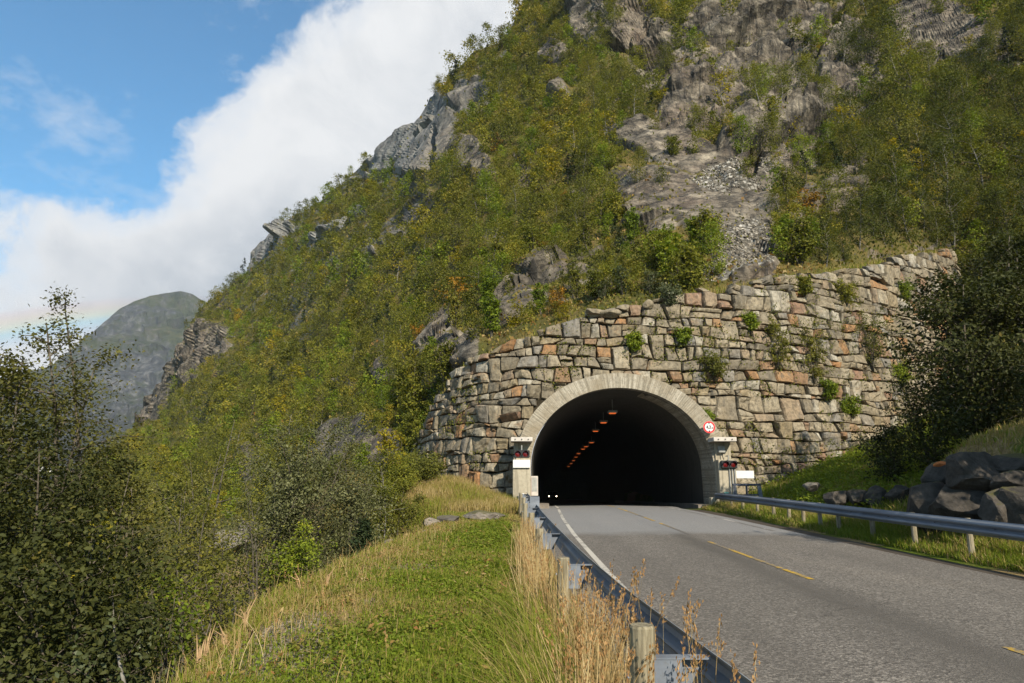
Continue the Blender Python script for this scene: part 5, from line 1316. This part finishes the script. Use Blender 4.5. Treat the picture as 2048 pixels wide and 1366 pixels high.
# left foreground trees, rooted down the bank
LT = dict(k=6, leaf=.060, aspect=.62, barkm='bark', spread=.15, dens=1.75)
near_bush(-10, 9.2, 655, 1.15, 'leaf_willow', 'tall dark alder at the left picture edge, its tip above the mountain', 421, 'alder_tree', 'tree', stems=4, nbr=30, ncl=4, nlf=12, **LT)
near_bush(130, 10.5, 712, 1.35, 'leaf_willow', 'dark alder second from the left edge', 422, 'alder_tree', 'tree', stems=3, nbr=20, ncl=5, nlf=18, **LT)
near_bush(190, 12.0, 735, 1.1, 'leaf_willow', 'slender alder right of the two tall dark ones', 423, 'alder_tree', 'tree', stems=2, nbr=20, ncl=5, nlf=16, **LT)
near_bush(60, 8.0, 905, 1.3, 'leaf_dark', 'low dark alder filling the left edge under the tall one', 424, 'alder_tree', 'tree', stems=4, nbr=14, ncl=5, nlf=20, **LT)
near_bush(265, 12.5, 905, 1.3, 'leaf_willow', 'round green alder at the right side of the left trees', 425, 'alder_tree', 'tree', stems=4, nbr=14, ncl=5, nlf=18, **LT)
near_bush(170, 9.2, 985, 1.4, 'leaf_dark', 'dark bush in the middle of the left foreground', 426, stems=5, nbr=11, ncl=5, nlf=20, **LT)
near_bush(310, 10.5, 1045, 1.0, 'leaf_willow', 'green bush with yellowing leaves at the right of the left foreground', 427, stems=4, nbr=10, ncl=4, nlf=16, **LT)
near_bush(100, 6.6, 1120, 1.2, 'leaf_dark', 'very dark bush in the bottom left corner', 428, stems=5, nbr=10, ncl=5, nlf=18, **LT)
near_bush(230, 6.8, 1190, .8, 'leaf_dark', 'low dark bramble right of the bottom left corner', 429, 'bramble', 'bush', stems=5, nbr=8, ncl=4, nlf=12, **LT)
near_bush(20, 13.5, 850, 1.6, 'leaf_willow', 'dark alder deeper behind the left edge', 430, 'alder_tree', 'tree', stems=4, nbr=14, ncl=5, nlf=18, **LT)
near_bush(300, 8.4, 1130, .7, 'leaf_birch', 'yellow-green sapling among the weeds at lower left', 431, 'sapling', 'tree', stems=3, nbr=8, ncl=3, nlf=10, **LT)
near_bush(275, 7.6, 1040, .35, 'leaf_yellow', 'thin sapling with a few yellow leaves at lower left', 432, 'sapling', 'tree', stems=1, nbr=9, ncl=2, nlf=4, low=.45, **LT)
near_bush(350, 7.4, 1225, .55, 'leaf_silver', 'weed with pale upturned leaves beside the bare stem', 433, 'weed', 'plant', stems=5, nbr=4, ncl=2, nlf=5, **LT)
near_bush(430, 9.2, 1150, .55, 'leaf_olive', 'withered weeds at the edge of the verge, left side', 434, 'weed', 'plant', stems=6, nbr=5, ncl=2, nlf=5, **LT)
near_bush(270, 6.6, 1285, .5, 'leaf_silver', 'low weed with whitish leaves at the bottom, left of the verge', 435, 'weed', 'plant', stems=5, nbr=4, ncl=2, nlf=6, **LT)
near_bush(400, 8.0, 1200, .5, 'leaf_fresh', 'light green nettle-like weed on the verge edge', 436, 'weed', 'plant', stems=6, nbr=5, ncl=2, nlf=6, **LT)
near_bush(480, 10.5, 1130, .6, 'leaf_olive', 'reddish-brown dry shrublet at the verge edge', 437, 'weed', 'plant', stems=6, nbr=6, ncl=2, nlf=5, **LT)
# bare pale stem and splintered stubs
x0 = at(225, 1170, 7.2); x1 = at(248, 1366, 6.4)
t = thing('bare_stem', 'thin bare whitish birch stem curving up at lower left', 'stem', (x1[0], x1[1], gz(x1[0], x1[1])))
b = MB(); L0 = Vector((x1[0], x1[1], gz(x1[0], x1[1]))); tip = Vector(x0)
b.tube([Vector((0, 0, -.2)), (Vector(x1) - L0), (Vector(at(232, 1290, 6.7)) - L0), (Vector(at(226, 1230, 7.0)) - L0), tip - L0], [.022, .016, .013, .010, .004], 7); b.build('stem', M['bark_birch'], t, True)
for i, (u, v, Y, h, ln, lab) in enumerate(((482, 1282, 7.9, .42, .10, 'tallest splintered stub at the verge edge, pale split wood'), (452, 1318, 7.3, .26, -.12, 'short broken stub left of the tallest splintered one'), (395, 1352, 6.7, .34, .05, 'reddish broken stub at the bottom left of the verge'), (408, 1330, 6.9, .40, -.04, 'twin thin broken stub just behind the reddish one'),
        (497, 1262, 8.3, .25, .14, 'small leaning stub right behind the tallest one'), (500, 1312, 7.3, .20, .30, 'snapped branch lying beside the splintered stubs'), (650, 1185, 10.4, .30, .12, 'splintered stub under the thicket'), (602, 1200, 10.0, .28, -.15, 'orange-brown snapped stub under the thicket, left one'))):
    p = at(u, v, Y); z = gz(p[0], p[1]); t = thing('broken_stub', lab, 'stub', (p[0], p[1], z), i)
    b = MB()
    for q in range(3):
        a = 2.1 * q + i; b.tube([(.008 * q, 0, -.1), (.02 * math.cos(a) + ln * .4, .02 * math.sin(a), h * .55), (.05 * math.cos(a) + ln, .04 * math.sin(a), h * (1 - .18 * q))], [.011, .009, .002], 5)
    b.build('splinters', M['rust_stick'], t)
# right side
def right_tree(x, y, zt, cr, leafm, lab, seed, **kw):
    z = gz(x, y)
    return grow(kw.pop('name', 'alder_tree'), lab, kw.pop('cat', 'tree'), (x, y, z - .1), leafm, 'bark', None, ('crown', 'trunk' if kw.get('stems', 1) == 1 else 'stems'), seed=seed, h=zt - z, cr=cr, k=4, **kw)
RT = dict(leaf=.15, nbr=24, ncl=6, nlf=34, low=.10, spread=.15, aim=(.0, 1.0))
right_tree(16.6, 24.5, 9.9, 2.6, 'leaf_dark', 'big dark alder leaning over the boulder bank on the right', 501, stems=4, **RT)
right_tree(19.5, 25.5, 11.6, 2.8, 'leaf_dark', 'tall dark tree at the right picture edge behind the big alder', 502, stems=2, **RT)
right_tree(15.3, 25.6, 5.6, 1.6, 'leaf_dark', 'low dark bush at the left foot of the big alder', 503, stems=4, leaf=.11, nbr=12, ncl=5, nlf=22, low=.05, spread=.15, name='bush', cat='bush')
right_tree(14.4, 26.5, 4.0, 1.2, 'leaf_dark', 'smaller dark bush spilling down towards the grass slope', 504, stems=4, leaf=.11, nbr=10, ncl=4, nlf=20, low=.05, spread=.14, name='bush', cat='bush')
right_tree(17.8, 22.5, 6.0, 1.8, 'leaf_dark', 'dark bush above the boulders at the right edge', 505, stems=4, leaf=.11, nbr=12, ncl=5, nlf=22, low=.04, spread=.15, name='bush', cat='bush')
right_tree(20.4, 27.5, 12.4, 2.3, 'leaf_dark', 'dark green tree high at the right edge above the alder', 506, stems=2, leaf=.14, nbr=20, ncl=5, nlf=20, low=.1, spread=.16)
right_tree(23.4, 31.5, 10.6, 1.5, 'leaf_olive', 'olive tree behind the big alder at the end of the wall', 507, stems=2, leaf=.15, nbr=18, ncl=5, nlf=16, low=.1, spread=.16)
right_tree(15.4, 10.2, 9.6, 2.5, 'leaf_dark', 'unseen alder added beyond the right edge of the view to shade the boulders', 508, stems=3, **dict(RT, leaf=.22))  # out-of-view tree added to throw shade on the boulder bank
right_tree(19.0, 13.4, 10.8, 2.7, 'leaf_dark', 'second unseen alder added beyond the right edge, behind the first', 509, stems=3, **dict(RT, leaf=.22))  # also added out of view, shades the slope behind the boulders

# ------------------------------------------------------------------ grass
def blades(x, y, h, w, tint, r, lean=.35, z=None, seg=3):
    n = len(x); z = ground_z(x, y) if z is None else z
    b = np.stack((x, y, z - .01), -1); a = r.uniform(0, 6.28, n); d = np.stack((np.cos(a), np.sin(a), 0 * a), -1); sd = np.stack((-np.sin(a), np.cos(a), 0 * a), -1)
    a2 = r.uniform(0, 6.28, n); sd = np.stack((np.cos(a2), np.sin(a2), 0 * a2), -1)
    ln = (np.abs(r.normal(size=n)) * lean)[:, None]; h = np.asarray(h)[:, None]; w = np.asarray(w)[:, None] * np.ones((n, 1))
    m = b + np.array((0, 0, 1.)) * h * .55 + d * h * ln * .35; t = b + np.array((0, 0, 1.)) * h * (1 - .25 * ln) + d * h * ln
    V = np.stack((b - sd * w * .5, b + sd * w * .5, m + sd * w * .42, m - sd * w * .42, t + sd * w * .06, t - sd * w * .06), 1).reshape(-1, 3)
    F = (np.arange(n)[:, None, None] * 6 + np.array(((0, 1, 2, 3), (3, 2, 4, 5)))[None]).reshape(-1, 4)
    return V, F, np.repeat(tint, 2)
r = np.random.default_rng(404)
def scatter(n, x0, x1, y0, y1, pw=1.0):
    return r.uniform(x0, x1, n), y0 + (y1 - y0) * r.uniform(0, 1, n) ** pw
x, y = scatter(230000, -4.6, .75, 4.2, 30, 1.7)
gx_, gr_ = greenness(x, y), gravelness(x, y)
xe = xedge(y); keepm = (x > xe - 1.6) & (r.uniform(size=len(x)) < np.clip(1.15 - .85 * np.clip(gr_ + .1, 0, 1), .35, 1))
x, y, gx_ = x[keepm], y[keepm], gx_[keepm]
isg = r.uniform(size=len(x)) < np.clip(.55 + (gx_ - .5) * .95, .08, .92)
tint = np.clip(np.where(isg, r.normal(.28, .16, len(x)), r.normal(.72, .15, len(x))), 0, 1)
clump = fbm(np.stack((x, y, 0 * x), -1), 1.6, 3, 66)
h = np.clip(np.where(isg, r.uniform(.04, .12, len(x)), r.uniform(.03, .11, len(x))) * (1 + .9 * clump), .03, .4); w = np.where(isg, .010, .006) * np.interp(y, [5, 12, 28], [1, 1.5, 2.8])
V, F, T = blades(x, y, h, w, tint, r, .8)
tag(link('verge_grass', np_mesh('verge_grass', V, F, M['grass'], {'tint': ('FACE', T)})), 'short green and straw-coloured grass on the left verge', 'grass', kind='stuff')
# broad clover leaves low in the green patches
x, y = scatter(60000, -3.2, .4, 4.2, 26, 1.7); m = greenness(x, y) + r.normal(size=len(x)) * .22 > .86; x, y = x[m], y[m]
cen = np.stack((x, y, ground_z(x, y) + r.uniform(.015, .09, len(x))), -1)
Vc, Fc = leaves(cen, np.tile(np.array((0, 0, 1.)), (len(cen), 1)), np.interp(y, [5, 25], [.035, .075]), r, 4, .85, .7, .55)
tag(link('clover', np_mesh('clover', Vc, Fc, M['grass'], {'tint': ('FACE', np.clip(r.normal(.30, .12, len(cen)), 0, .55))})), 'bright green clover patches low in the left verge', 'clover', kind='stuff')
x, y = scatter(1500, -2.9, .3, 4.4, 24, 1.6); cen = np.repeat(np.stack((x, y, ground_z(x, y) + .05), -1), 7, 0); cen = cen + r.normal(size=cen.shape) * np.array((.05, .05, .035))
Vc, Fc = leaves(cen, np.tile(np.array((0, 0, 1.)), (len(cen), 1)), np.repeat(r.uniform(.03, .085, len(x)), 7), r, 4, .45, .6, .7)
tag(link('verge_litter', np_mesh('verge_litter', Vc, Fc, M['under'], {'tint': ('FACE', np.clip(np.repeat(r.uniform(.1, 1, len(x)), 7) + r.normal(size=len(cen)) * .08, 0, 1))})), 'small weeds and brown leaf litter strewn over the left verge', 'weeds', kind='stuff')
# dry mound in front of the wall, left of the pillar
x, y = scatter(40000, -9, .6, 27.5, 40); m = (x > xedge(y) - 3) & (y < 36.5 + np.maximum(0, -x) * .9); x, y = x[m], y[m]
tn = np.clip(.66 + .5 * fbm(np.stack((x, y, 0 * x), -1), .5, 3, 5) + r.normal(size=len(x)) * .13, 0, 1)
V, F, T = blades(x, y, r.uniform(.12, .55, len(x)), np.full(len(x), .022), tn, r, .4)
tag(link('dry_mound_grass', np_mesh('dry_mound_grass', V, F, M['grass'], {'tint': ('FACE', T)})), 'dry brown grass and weeds on the mound below the wall, left of the pillar', 'grass', kind='stuff')
# left bank below the verge edge
x, y = scatter(60000, -9, -2.6, 4.5, 30, 1.4); m = x < xedge(y) + .2; x, y = x[m], y[m]
V, F, T = blades(x, y, r.uniform(.05, .26, len(x)) * np.interp(xedge(y) - x, [0, 2.5], [.7, 1.6]), np.interp(y, [5, 25], [.008, .03]), np.clip(r.normal(.55, .22, len(x)), 0, 1), r, .8)
tag(link('bank_grass', np_mesh('bank_grass', V, F, M['grass'], {'tint': ('FACE', T)})), 'rough grass and dead stems on the bank dropping away at the left', 'grass', kind='stuff')
# right verge, slope and bank lip
x, y = scatter(70000, 9.35, 11.4, 8, 35, 1.2); 
g_ = fbm(np.stack((x, y, 0 * x), -1), .6, 3, 70)
tn = np.clip(np.where(r.uniform(size=len(x)) < .62 - .75 * g_ - .28 * (x > 10.2), r.normal(.27, .13, len(x)), r.normal(.72, .12, len(x))), 0, 1)
V, F, T = blades(x, y, r.uniform(.06, .26, len(x)) * (1 + .8 * (x > 9.9)), np.full(len(x), .018), tn, r, .5)
tag(link('right_verge_grass', np_mesh('right_verge_grass', V, F, M['grass'], {'tint': ('FACE', T)})), 'green and dry grass strip under the right guard rail', 'grass', kind='stuff')
x, y = scatter(110000, 11.0, 27, 11, 44); g_ = fbm(np.stack((x, y, 0 * x), -1), .5, 4, 71); 
wl_ = np.interp(x, WC[:, 0], WC[:, 1]); m = (y < wl_ + .2); x, y, g_ = x[m], y[m], g_[m]
tn = np.clip(np.where(r.uniform(size=len(x)) < .68 - .8 * g_ - .5 * (y < 21.5), r.normal(.25, .13, len(x)), r.normal(.70, .12, len(x))), 0, 1)
V, F, T = blades(x, y, r.uniform(.08, .42, len(x)) * np.where(y < 21.5, .55, 1), np.full(len(x), .03), tn, r, .55)
tag(link('slope_grass', np_mesh('slope_grass', V, F, M['grass'], {'tint': ('FACE', T)})), 'green weeds and grass on the slope in front of the right wall', 'grass', kind='stuff')
cen = []
x, y = scatter(9000, 11.5, 23, 24, 42); m = (y < np.interp(x, WC[:, 0], WC[:, 1])) & (fbm(np.stack((x, y, 0 * x), -1), .4, 3, 83) > -.05); x, y = x[m], y[m]
cen = np.repeat(np.stack((x, y, ground_z(x, y) + .2), -1), 6, 0); cen = cen + r.normal(size=cen.shape) * np.array((.2, .2, .16))
Vc, Fc = leaves(cen, np.tile(np.array((0, 0, 1.)), (len(cen), 1)), np.full(len(cen), .13), r)
tag(link('slope_weeds', np_mesh('slope_weeds', Vc, Fc, M['leaf_fresh'], {'tint': ('FACE', np.clip(r.normal(.36, .2, len(cen)), 0, 1))})), 'leafy green weeds covering the slope in front of the right wall', 'weeds', kind='stuff')
# turf along the wall head
s_ = r.uniform(0, S_END, 22000); dq = r.uniform(0, 5.5, 22000) ** 1.0
c0 = wall_pt(s_, wall_top(s_) - .40, -.2); c0[:, 0] -= np.interp(s_, WS, WN[:, 0]) * dq; c0[:, 1] -= np.interp(s_, WS, WN[:, 1]) * dq; c0[:, 2] += .10 * dq
V, F, T = blades(c0[:, 0], c0[:, 1], r.uniform(.2, .65, len(s_)), np.full(len(s_), .035), np.clip(r.normal(.70, .16, len(s_)) - .2 * (fbm(c0, .4, 3, 3) > .1), 0, 1), r, .4, z=c0[:, 2])
tag(link('wall_head_grass', np_mesh('wall_head_grass', V, F, M['grass'], {'tint': ('FACE', T)})), 'tall dry grass along the head of the stone wall', 'grass', kind='stuff')

# tall straw along the left rail, with seed heads
def straw(name, label, n, xf, y0, y1, hf, m_stem, wid, pw=1.0, heads=0.0, leanx=0.0, lean=.16, cl=0):
    y = y0 + (y1 - y0) * r.uniform(0, 1, n) ** pw; x = xf(y, n)
    if cl:
        cy_ = r.uniform(y0, y1, cl); j = r.integers(0, cl, n); y = cy_[j] + r.normal(size=n) * .16; x = xf(cy_, cl)[j] + r.normal(size=n) * .09
    x = np.where((y < 4.0) & (np.abs(x - .66) < .16), x - .26, x)
    z = ground_z(x, y); h = hf(y, n); a = r.uniform(0, 6.28, n)
    d = np.stack((np.cos(a) + leanx, np.sin(a), 0 * a), -1); ln = np.abs(r.normal(size=n)) * lean
    b = np.stack((x, y, z - .03), -1); k = 6; tt_ = np.linspace(0, 1, k)
    pts = b[:, None] + np.array((0, 0, 1.)) * (h[:, None] * (tt_ - .10 * ln[:, None] * tt_ ** 2))[..., None] + d[:, None] * (h * ln)[:, None, None] * (tt_ ** 2)[None, :, None]
    a2 = r.uniform(0, 3.14, n); sd = np.stack((np.cos(a2), np.sin(a2) * .4, 0 * a2), -1); sd = sd[:, None] * (wid * np.interp(tt_, [0, 1], [1, .45]))[None, :, None]
    V = np.stack((pts - sd, pts + sd), 2).reshape(-1, 3)
    o = np.arange(n)[:, None] * (2 * k); q = np.arange(k - 1)[None] * 2
    F = np.stack((o + q, o + q + 1, o + q + 3, o + q + 2), -1).reshape(-1, 4)
    tint = np.repeat(np.clip(r.normal(.45, .22, n), 0, 1), k - 1)
    me = np_mesh(name, V, F, [m_stem, M['seed']], {'tint': ('FACE', tint)})
    o_ = tag(link(name, me), label, 'tall grass', kind='stuff')
    if heads > 0:
        hm = r.uniform(size=n) < heads; tp = pts[hm][:, -1]; dv = unit(pts[hm][:, -1] - pts[hm][:, -2]); cnt = 26
        hl = (.10 + .10 * r.uniform(size=len(tp)))
        w_ = r.uniform(0, 1, (len(tp), cnt)); c = tp[:, None] + dv[:, None] * ((w_ - .75) * hl[:, None])[..., None] + r.normal(size=(len(tp), cnt, 3)) * .0065
        c = c.reshape(-1, 3); dd = np.repeat(unit(dv + r.normal(size=dv.shape) * .15), cnt, 0) + r.normal(size=c.shape) * .22; dd = unit(dd); s2 = unit(np.cross(dd, r.normal(size=c.shape)))
        l_ = .022; ww = .0042
        Vh = np.stack((c - dd * l_ * .5, c + s2 * ww, c + dd * l_ * .5, c - s2 * ww), 1).reshape(-1, 3)
        link('seed_heads', np_mesh(name + '_heads', Vh, np.arange(len(c) * 4).reshape(-1, 4), M['seed'], {'tint': ('FACE', np.clip(r.normal(.5, .25, len(c)), 0, 1))}), o_)['kind'] = 'stuff'
    return o_
straw('tall_straw', 'dense tall straw on the field side of the left rail posts', 1500, lambda y, n: r.normal(.36, .12, n), 7.4, 17, lambda y, n: r.uniform(.35, .85, n), M['straw'], .0042, 1.2, .12, -.2, .2)
straw('near_straw', 'clumps of tall straw round the two nearest rail posts', 1000, lambda y, n: r.normal(.60, .11, n), 3.4, 7.0, lambda y, n: r.uniform(.35, .92, n), M['straw'], .0026, 1.0, .22, -.1, .26, cl=34)
straw('reed_stalks', 'single tall reed stalks with brown seed heads in front of the road', 60, lambda y, n: r.uniform(.50, 1.0, n), 3.0, 4.6, lambda y, n: r.uniform(.75, 1.22, n), M['straw'], .0022, 1.0, 1.0, .1, .12)
straw('long_green_grass', 'long green grass leaning away from the rail at the bottom', 2600, lambda y, n: r.normal(.30, .16, n), 4.0, 9.0, lambda y, n: r.uniform(.2, .58, n), M['grass'], .0035, 1.0, 0, -1.1, .5)
straw('edge_weeds', 'dry stems along the outer edge of the left verge', 900, lambda y, n: xedge(y) + r.normal(.0, .45, n), 5.5, 20, lambda y, n: r.uniform(.08, .40, n), M['straw'], .0035, 1.1, .1, 0, .3)

# ------------------------------------------------------------------ air
hz = MB(); hz.box((-3200, -300, -14), (1600, 3300, 760)); vm = NT('valley_haze'); pv = vm.n('VolumePrincipled')
pv.inputs['Color'].default_value = (.80, .88, 1.0, 1); pv.inputs['Density'].default_value = .00011; pv.inputs['Anisotropy'].default_value = .2
vm.t.links.new(pv.outputs[0], vm.out.inputs['Volume'])
HAZE = True
if HAZE: tag(hz.build('haze', vm.m), kind='stuff')

# ------------------------------------------------------------------ sun, sky, camera
SAZ, SEL = R(24), R(34)                       # right of straight behind; height
S = Vector((math.sin(SAZ) * math.cos(SEL), -math.cos(SAZ) * math.cos(SEL), math.sin(SEL)))
sun = bpy.data.lights.new('sun', 'SUN'); sun.energy = 5.0; sun.angle = R(.5); sun.color = (1.0, .90, .73)
so = bpy.data.objects.new('sun', sun); C.objects.link(so); so.rotation_euler = (-S).to_track_quat('-Z', 'Y').to_euler()

W = bpy.data.worlds.new('World'); bpy.context.scene.world = W; W.use_nodes = True
nt = W.node_tree; nt.nodes.clear()
class WT_(NT):
    def __init__(s): s.t = nt; s.m = None
w = WT_()
out = w.n('OutputWorld'); bg = w.n('Background'); bg.inputs['Strength'].default_value = .1
sky = w.n('TexSky'); sky.sky_type = 'NISHITA'; sky.sun_disc = False; sky.sun_elevation = SEL; sky.sun_rotation = math.atan2(S.x, S.y); sky.air_density = 1.0; sky.dust_density = .6; sky.ozone_density = 2.0
gen = w.n('TexCoord').outputs['Generated']
sp_ = w.n('SeparateXYZ'); w.set(sp_.inputs[0], gen)
az = w.math('MULTIPLY', w.math('ARCTAN2', sp_.outputs[0], sp_.outputs[1]), 57.2958); el = w.math('MULTIPLY', w.math('ARCSINE', sp_.outputs[2]), 57.2958)
n_big = w.noise(gen, 3.6, 8, .58, .25); n_mid = w.noise(gen, 9, 9, .6, .3); n_wisp = w.noise(gen, 5, 9, .66, .2, stretch=(1, 1, 1.5))
edge = w.math('ADD', w.math('SUBTRACT', az, el), 53.5)
edge = w.math('ADD', edge, w.math('MULTIPLY', w.math('SUBTRACT', n_big, .5), 20.0)); edge = w.math('ADD', edge, w.math('MULTIPLY', w.math('SUBTRACT', n_mid, .5), 16.0))
bank = w.ramp(w.math('MULTIPLY_ADD', edge, .05, .5), [(.45, 0.), (.58, .85), (.72, 1.)])
front = w.ramp(w.math('MULTIPLY_ADD', sp_.outputs[1], .5, .5), [(.62, 0.), (.75, 1.)])
scat = w.ramp(n_big, [(.40, 0.), (.58, .9)])
lowbank = w.ramp(w.math('ADD', w.math('SUBTRACT', 21.0, el), w.math('ADD', w.math('MULTIPLY', w.math('SUBTRACT', n_mid, .5), 24.0), w.math('MULTIPLY', w.math('ADD', az, 38.0), .25))), [(0., 0.), (1., 1.)])
lowbank = w.math('MULTIPLY', w.math('SUBTRACT', 13.0, el), .3)
lowbank = w.math('ADD', lowbank, w.math('MULTIPLY', w.math('SUBTRACT', n_mid, .5), 9.0), 0, True)
cl = w.math('MAXIMUM', w.math('MULTIPLY', w.math('MAXIMUM', bank, lowbank), front), w.math('MULTIPLY', scat, w.math('SUBTRACT', 1.0, front)))
wisp = w.math('MULTIPLY', w.ramp(n_wisp, [(.52, 0.), (.74, .55)]), 1.0)
cl = w.math('MAXIMUM', cl, wisp)
# thick grey bellies away from the edge, white rims
body = w.ramp(w.math('MULTIPLY_ADD', edge, .02, 0.0), [(.05, 0.), (.45, .75), (.9, .55)])
belly = w.ramp(w.math('MULTIPLY', el, .025), [(.22, .1), (.33, 1.), (.44, 1.), (.66, .22), (1., .12)])      # flat undersides low over the ridge
belly = w.math('MULTIPLY', belly, w.ramp(w.math('MULTIPLY', edge, .04), [(.12, 0.), (.62, 1.)]))
shade = w.math('ADD', w.math('MULTIPLY', belly, .85), w.math('MULTIPLY', w.math('SUBTRACT', w.noise(gen, 6.0, 8, .6, .4), .5), 1.6), 0, True)
shade = w.math('MAXIMUM', shade, w.math('MULTIPLY', w.math('SUBTRACT', 1.0, front), .8))
ccol = w.mix(shade, (6.25, 6.3, 6.35), (2.75, 3.15, 3.65))
blue = w.mix(1.0, sky.outputs[0], (.60, 1.15, 1.30), 'MULTIPLY')
col = w.mix(cl, blue, ccol)
# faint rainbow about the antisolar point
dt = w.n('VectorMath', operation='DOT_PRODUCT'); w.set(dt.inputs[0], gen)
RS = Vector((math.sin(R(-21)) * math.cos(R(-29.5)), math.cos(R(-21)) * math.cos(R(-29.5)), math.sin(R(-29.5)))); dt.inputs[1].default_value = RS
ang = w.math('MULTIPLY', w.math('ARCCOSINE', dt.outputs['Value']), 57.2958)
rb = w.ramp(w.math('MULTIPLY', w.math('SUBTRACT', ang, 40.9), .38), [(.0, (1, 1, 1)), (.2, (.78, .90, 1.0)), (.40, (.66, .93, 1.0)), (.56, (.93, .98, .80)), (.72, (1.0, .90, .76)), (.88, (.98, .88, .86)), (1., (1, 1, 1))])
low = w.math('MULTIPLY', w.ramp(w.math('MULTIPLY', el, .05), [(.58, .95), (.85, 0.)]), front)
col = w.mix(low, col, w.mix(1.0, col, rb, 'MULTIPLY'))
w.set(bg.inputs[0], col); nt.links.new(bg.outputs[0], out.inputs[0])

cam = bpy.data.cameras.new('camera'); co = bpy.data.objects.new('camera', cam); C.objects.link(co)
cam.sensor_width = 36; cam.lens = FOC / 2048 * 36; cam.clip_end = 20000; cam.clip_start = .05
co.location = CAM; co.rotation_euler = (R(90) + TILT, 0, 0)
sc_n = bpy.context.scene; sc_n.camera = co
sc_n.view_settings.view_transform = 'Standard'; sc_n.view_settings.look = 'None'; sc_n.view_settings.gamma = 1; sc_n.view_settings.exposure = .55
sc_n.cycles.max_bounces = 6; sc_n.cycles.diffuse_bounces = 3; sc_n.cycles.transmission_bounces = 3; sc_n.cycles.volume_bounces = 0; sc_n.cycles.use_denoising = True
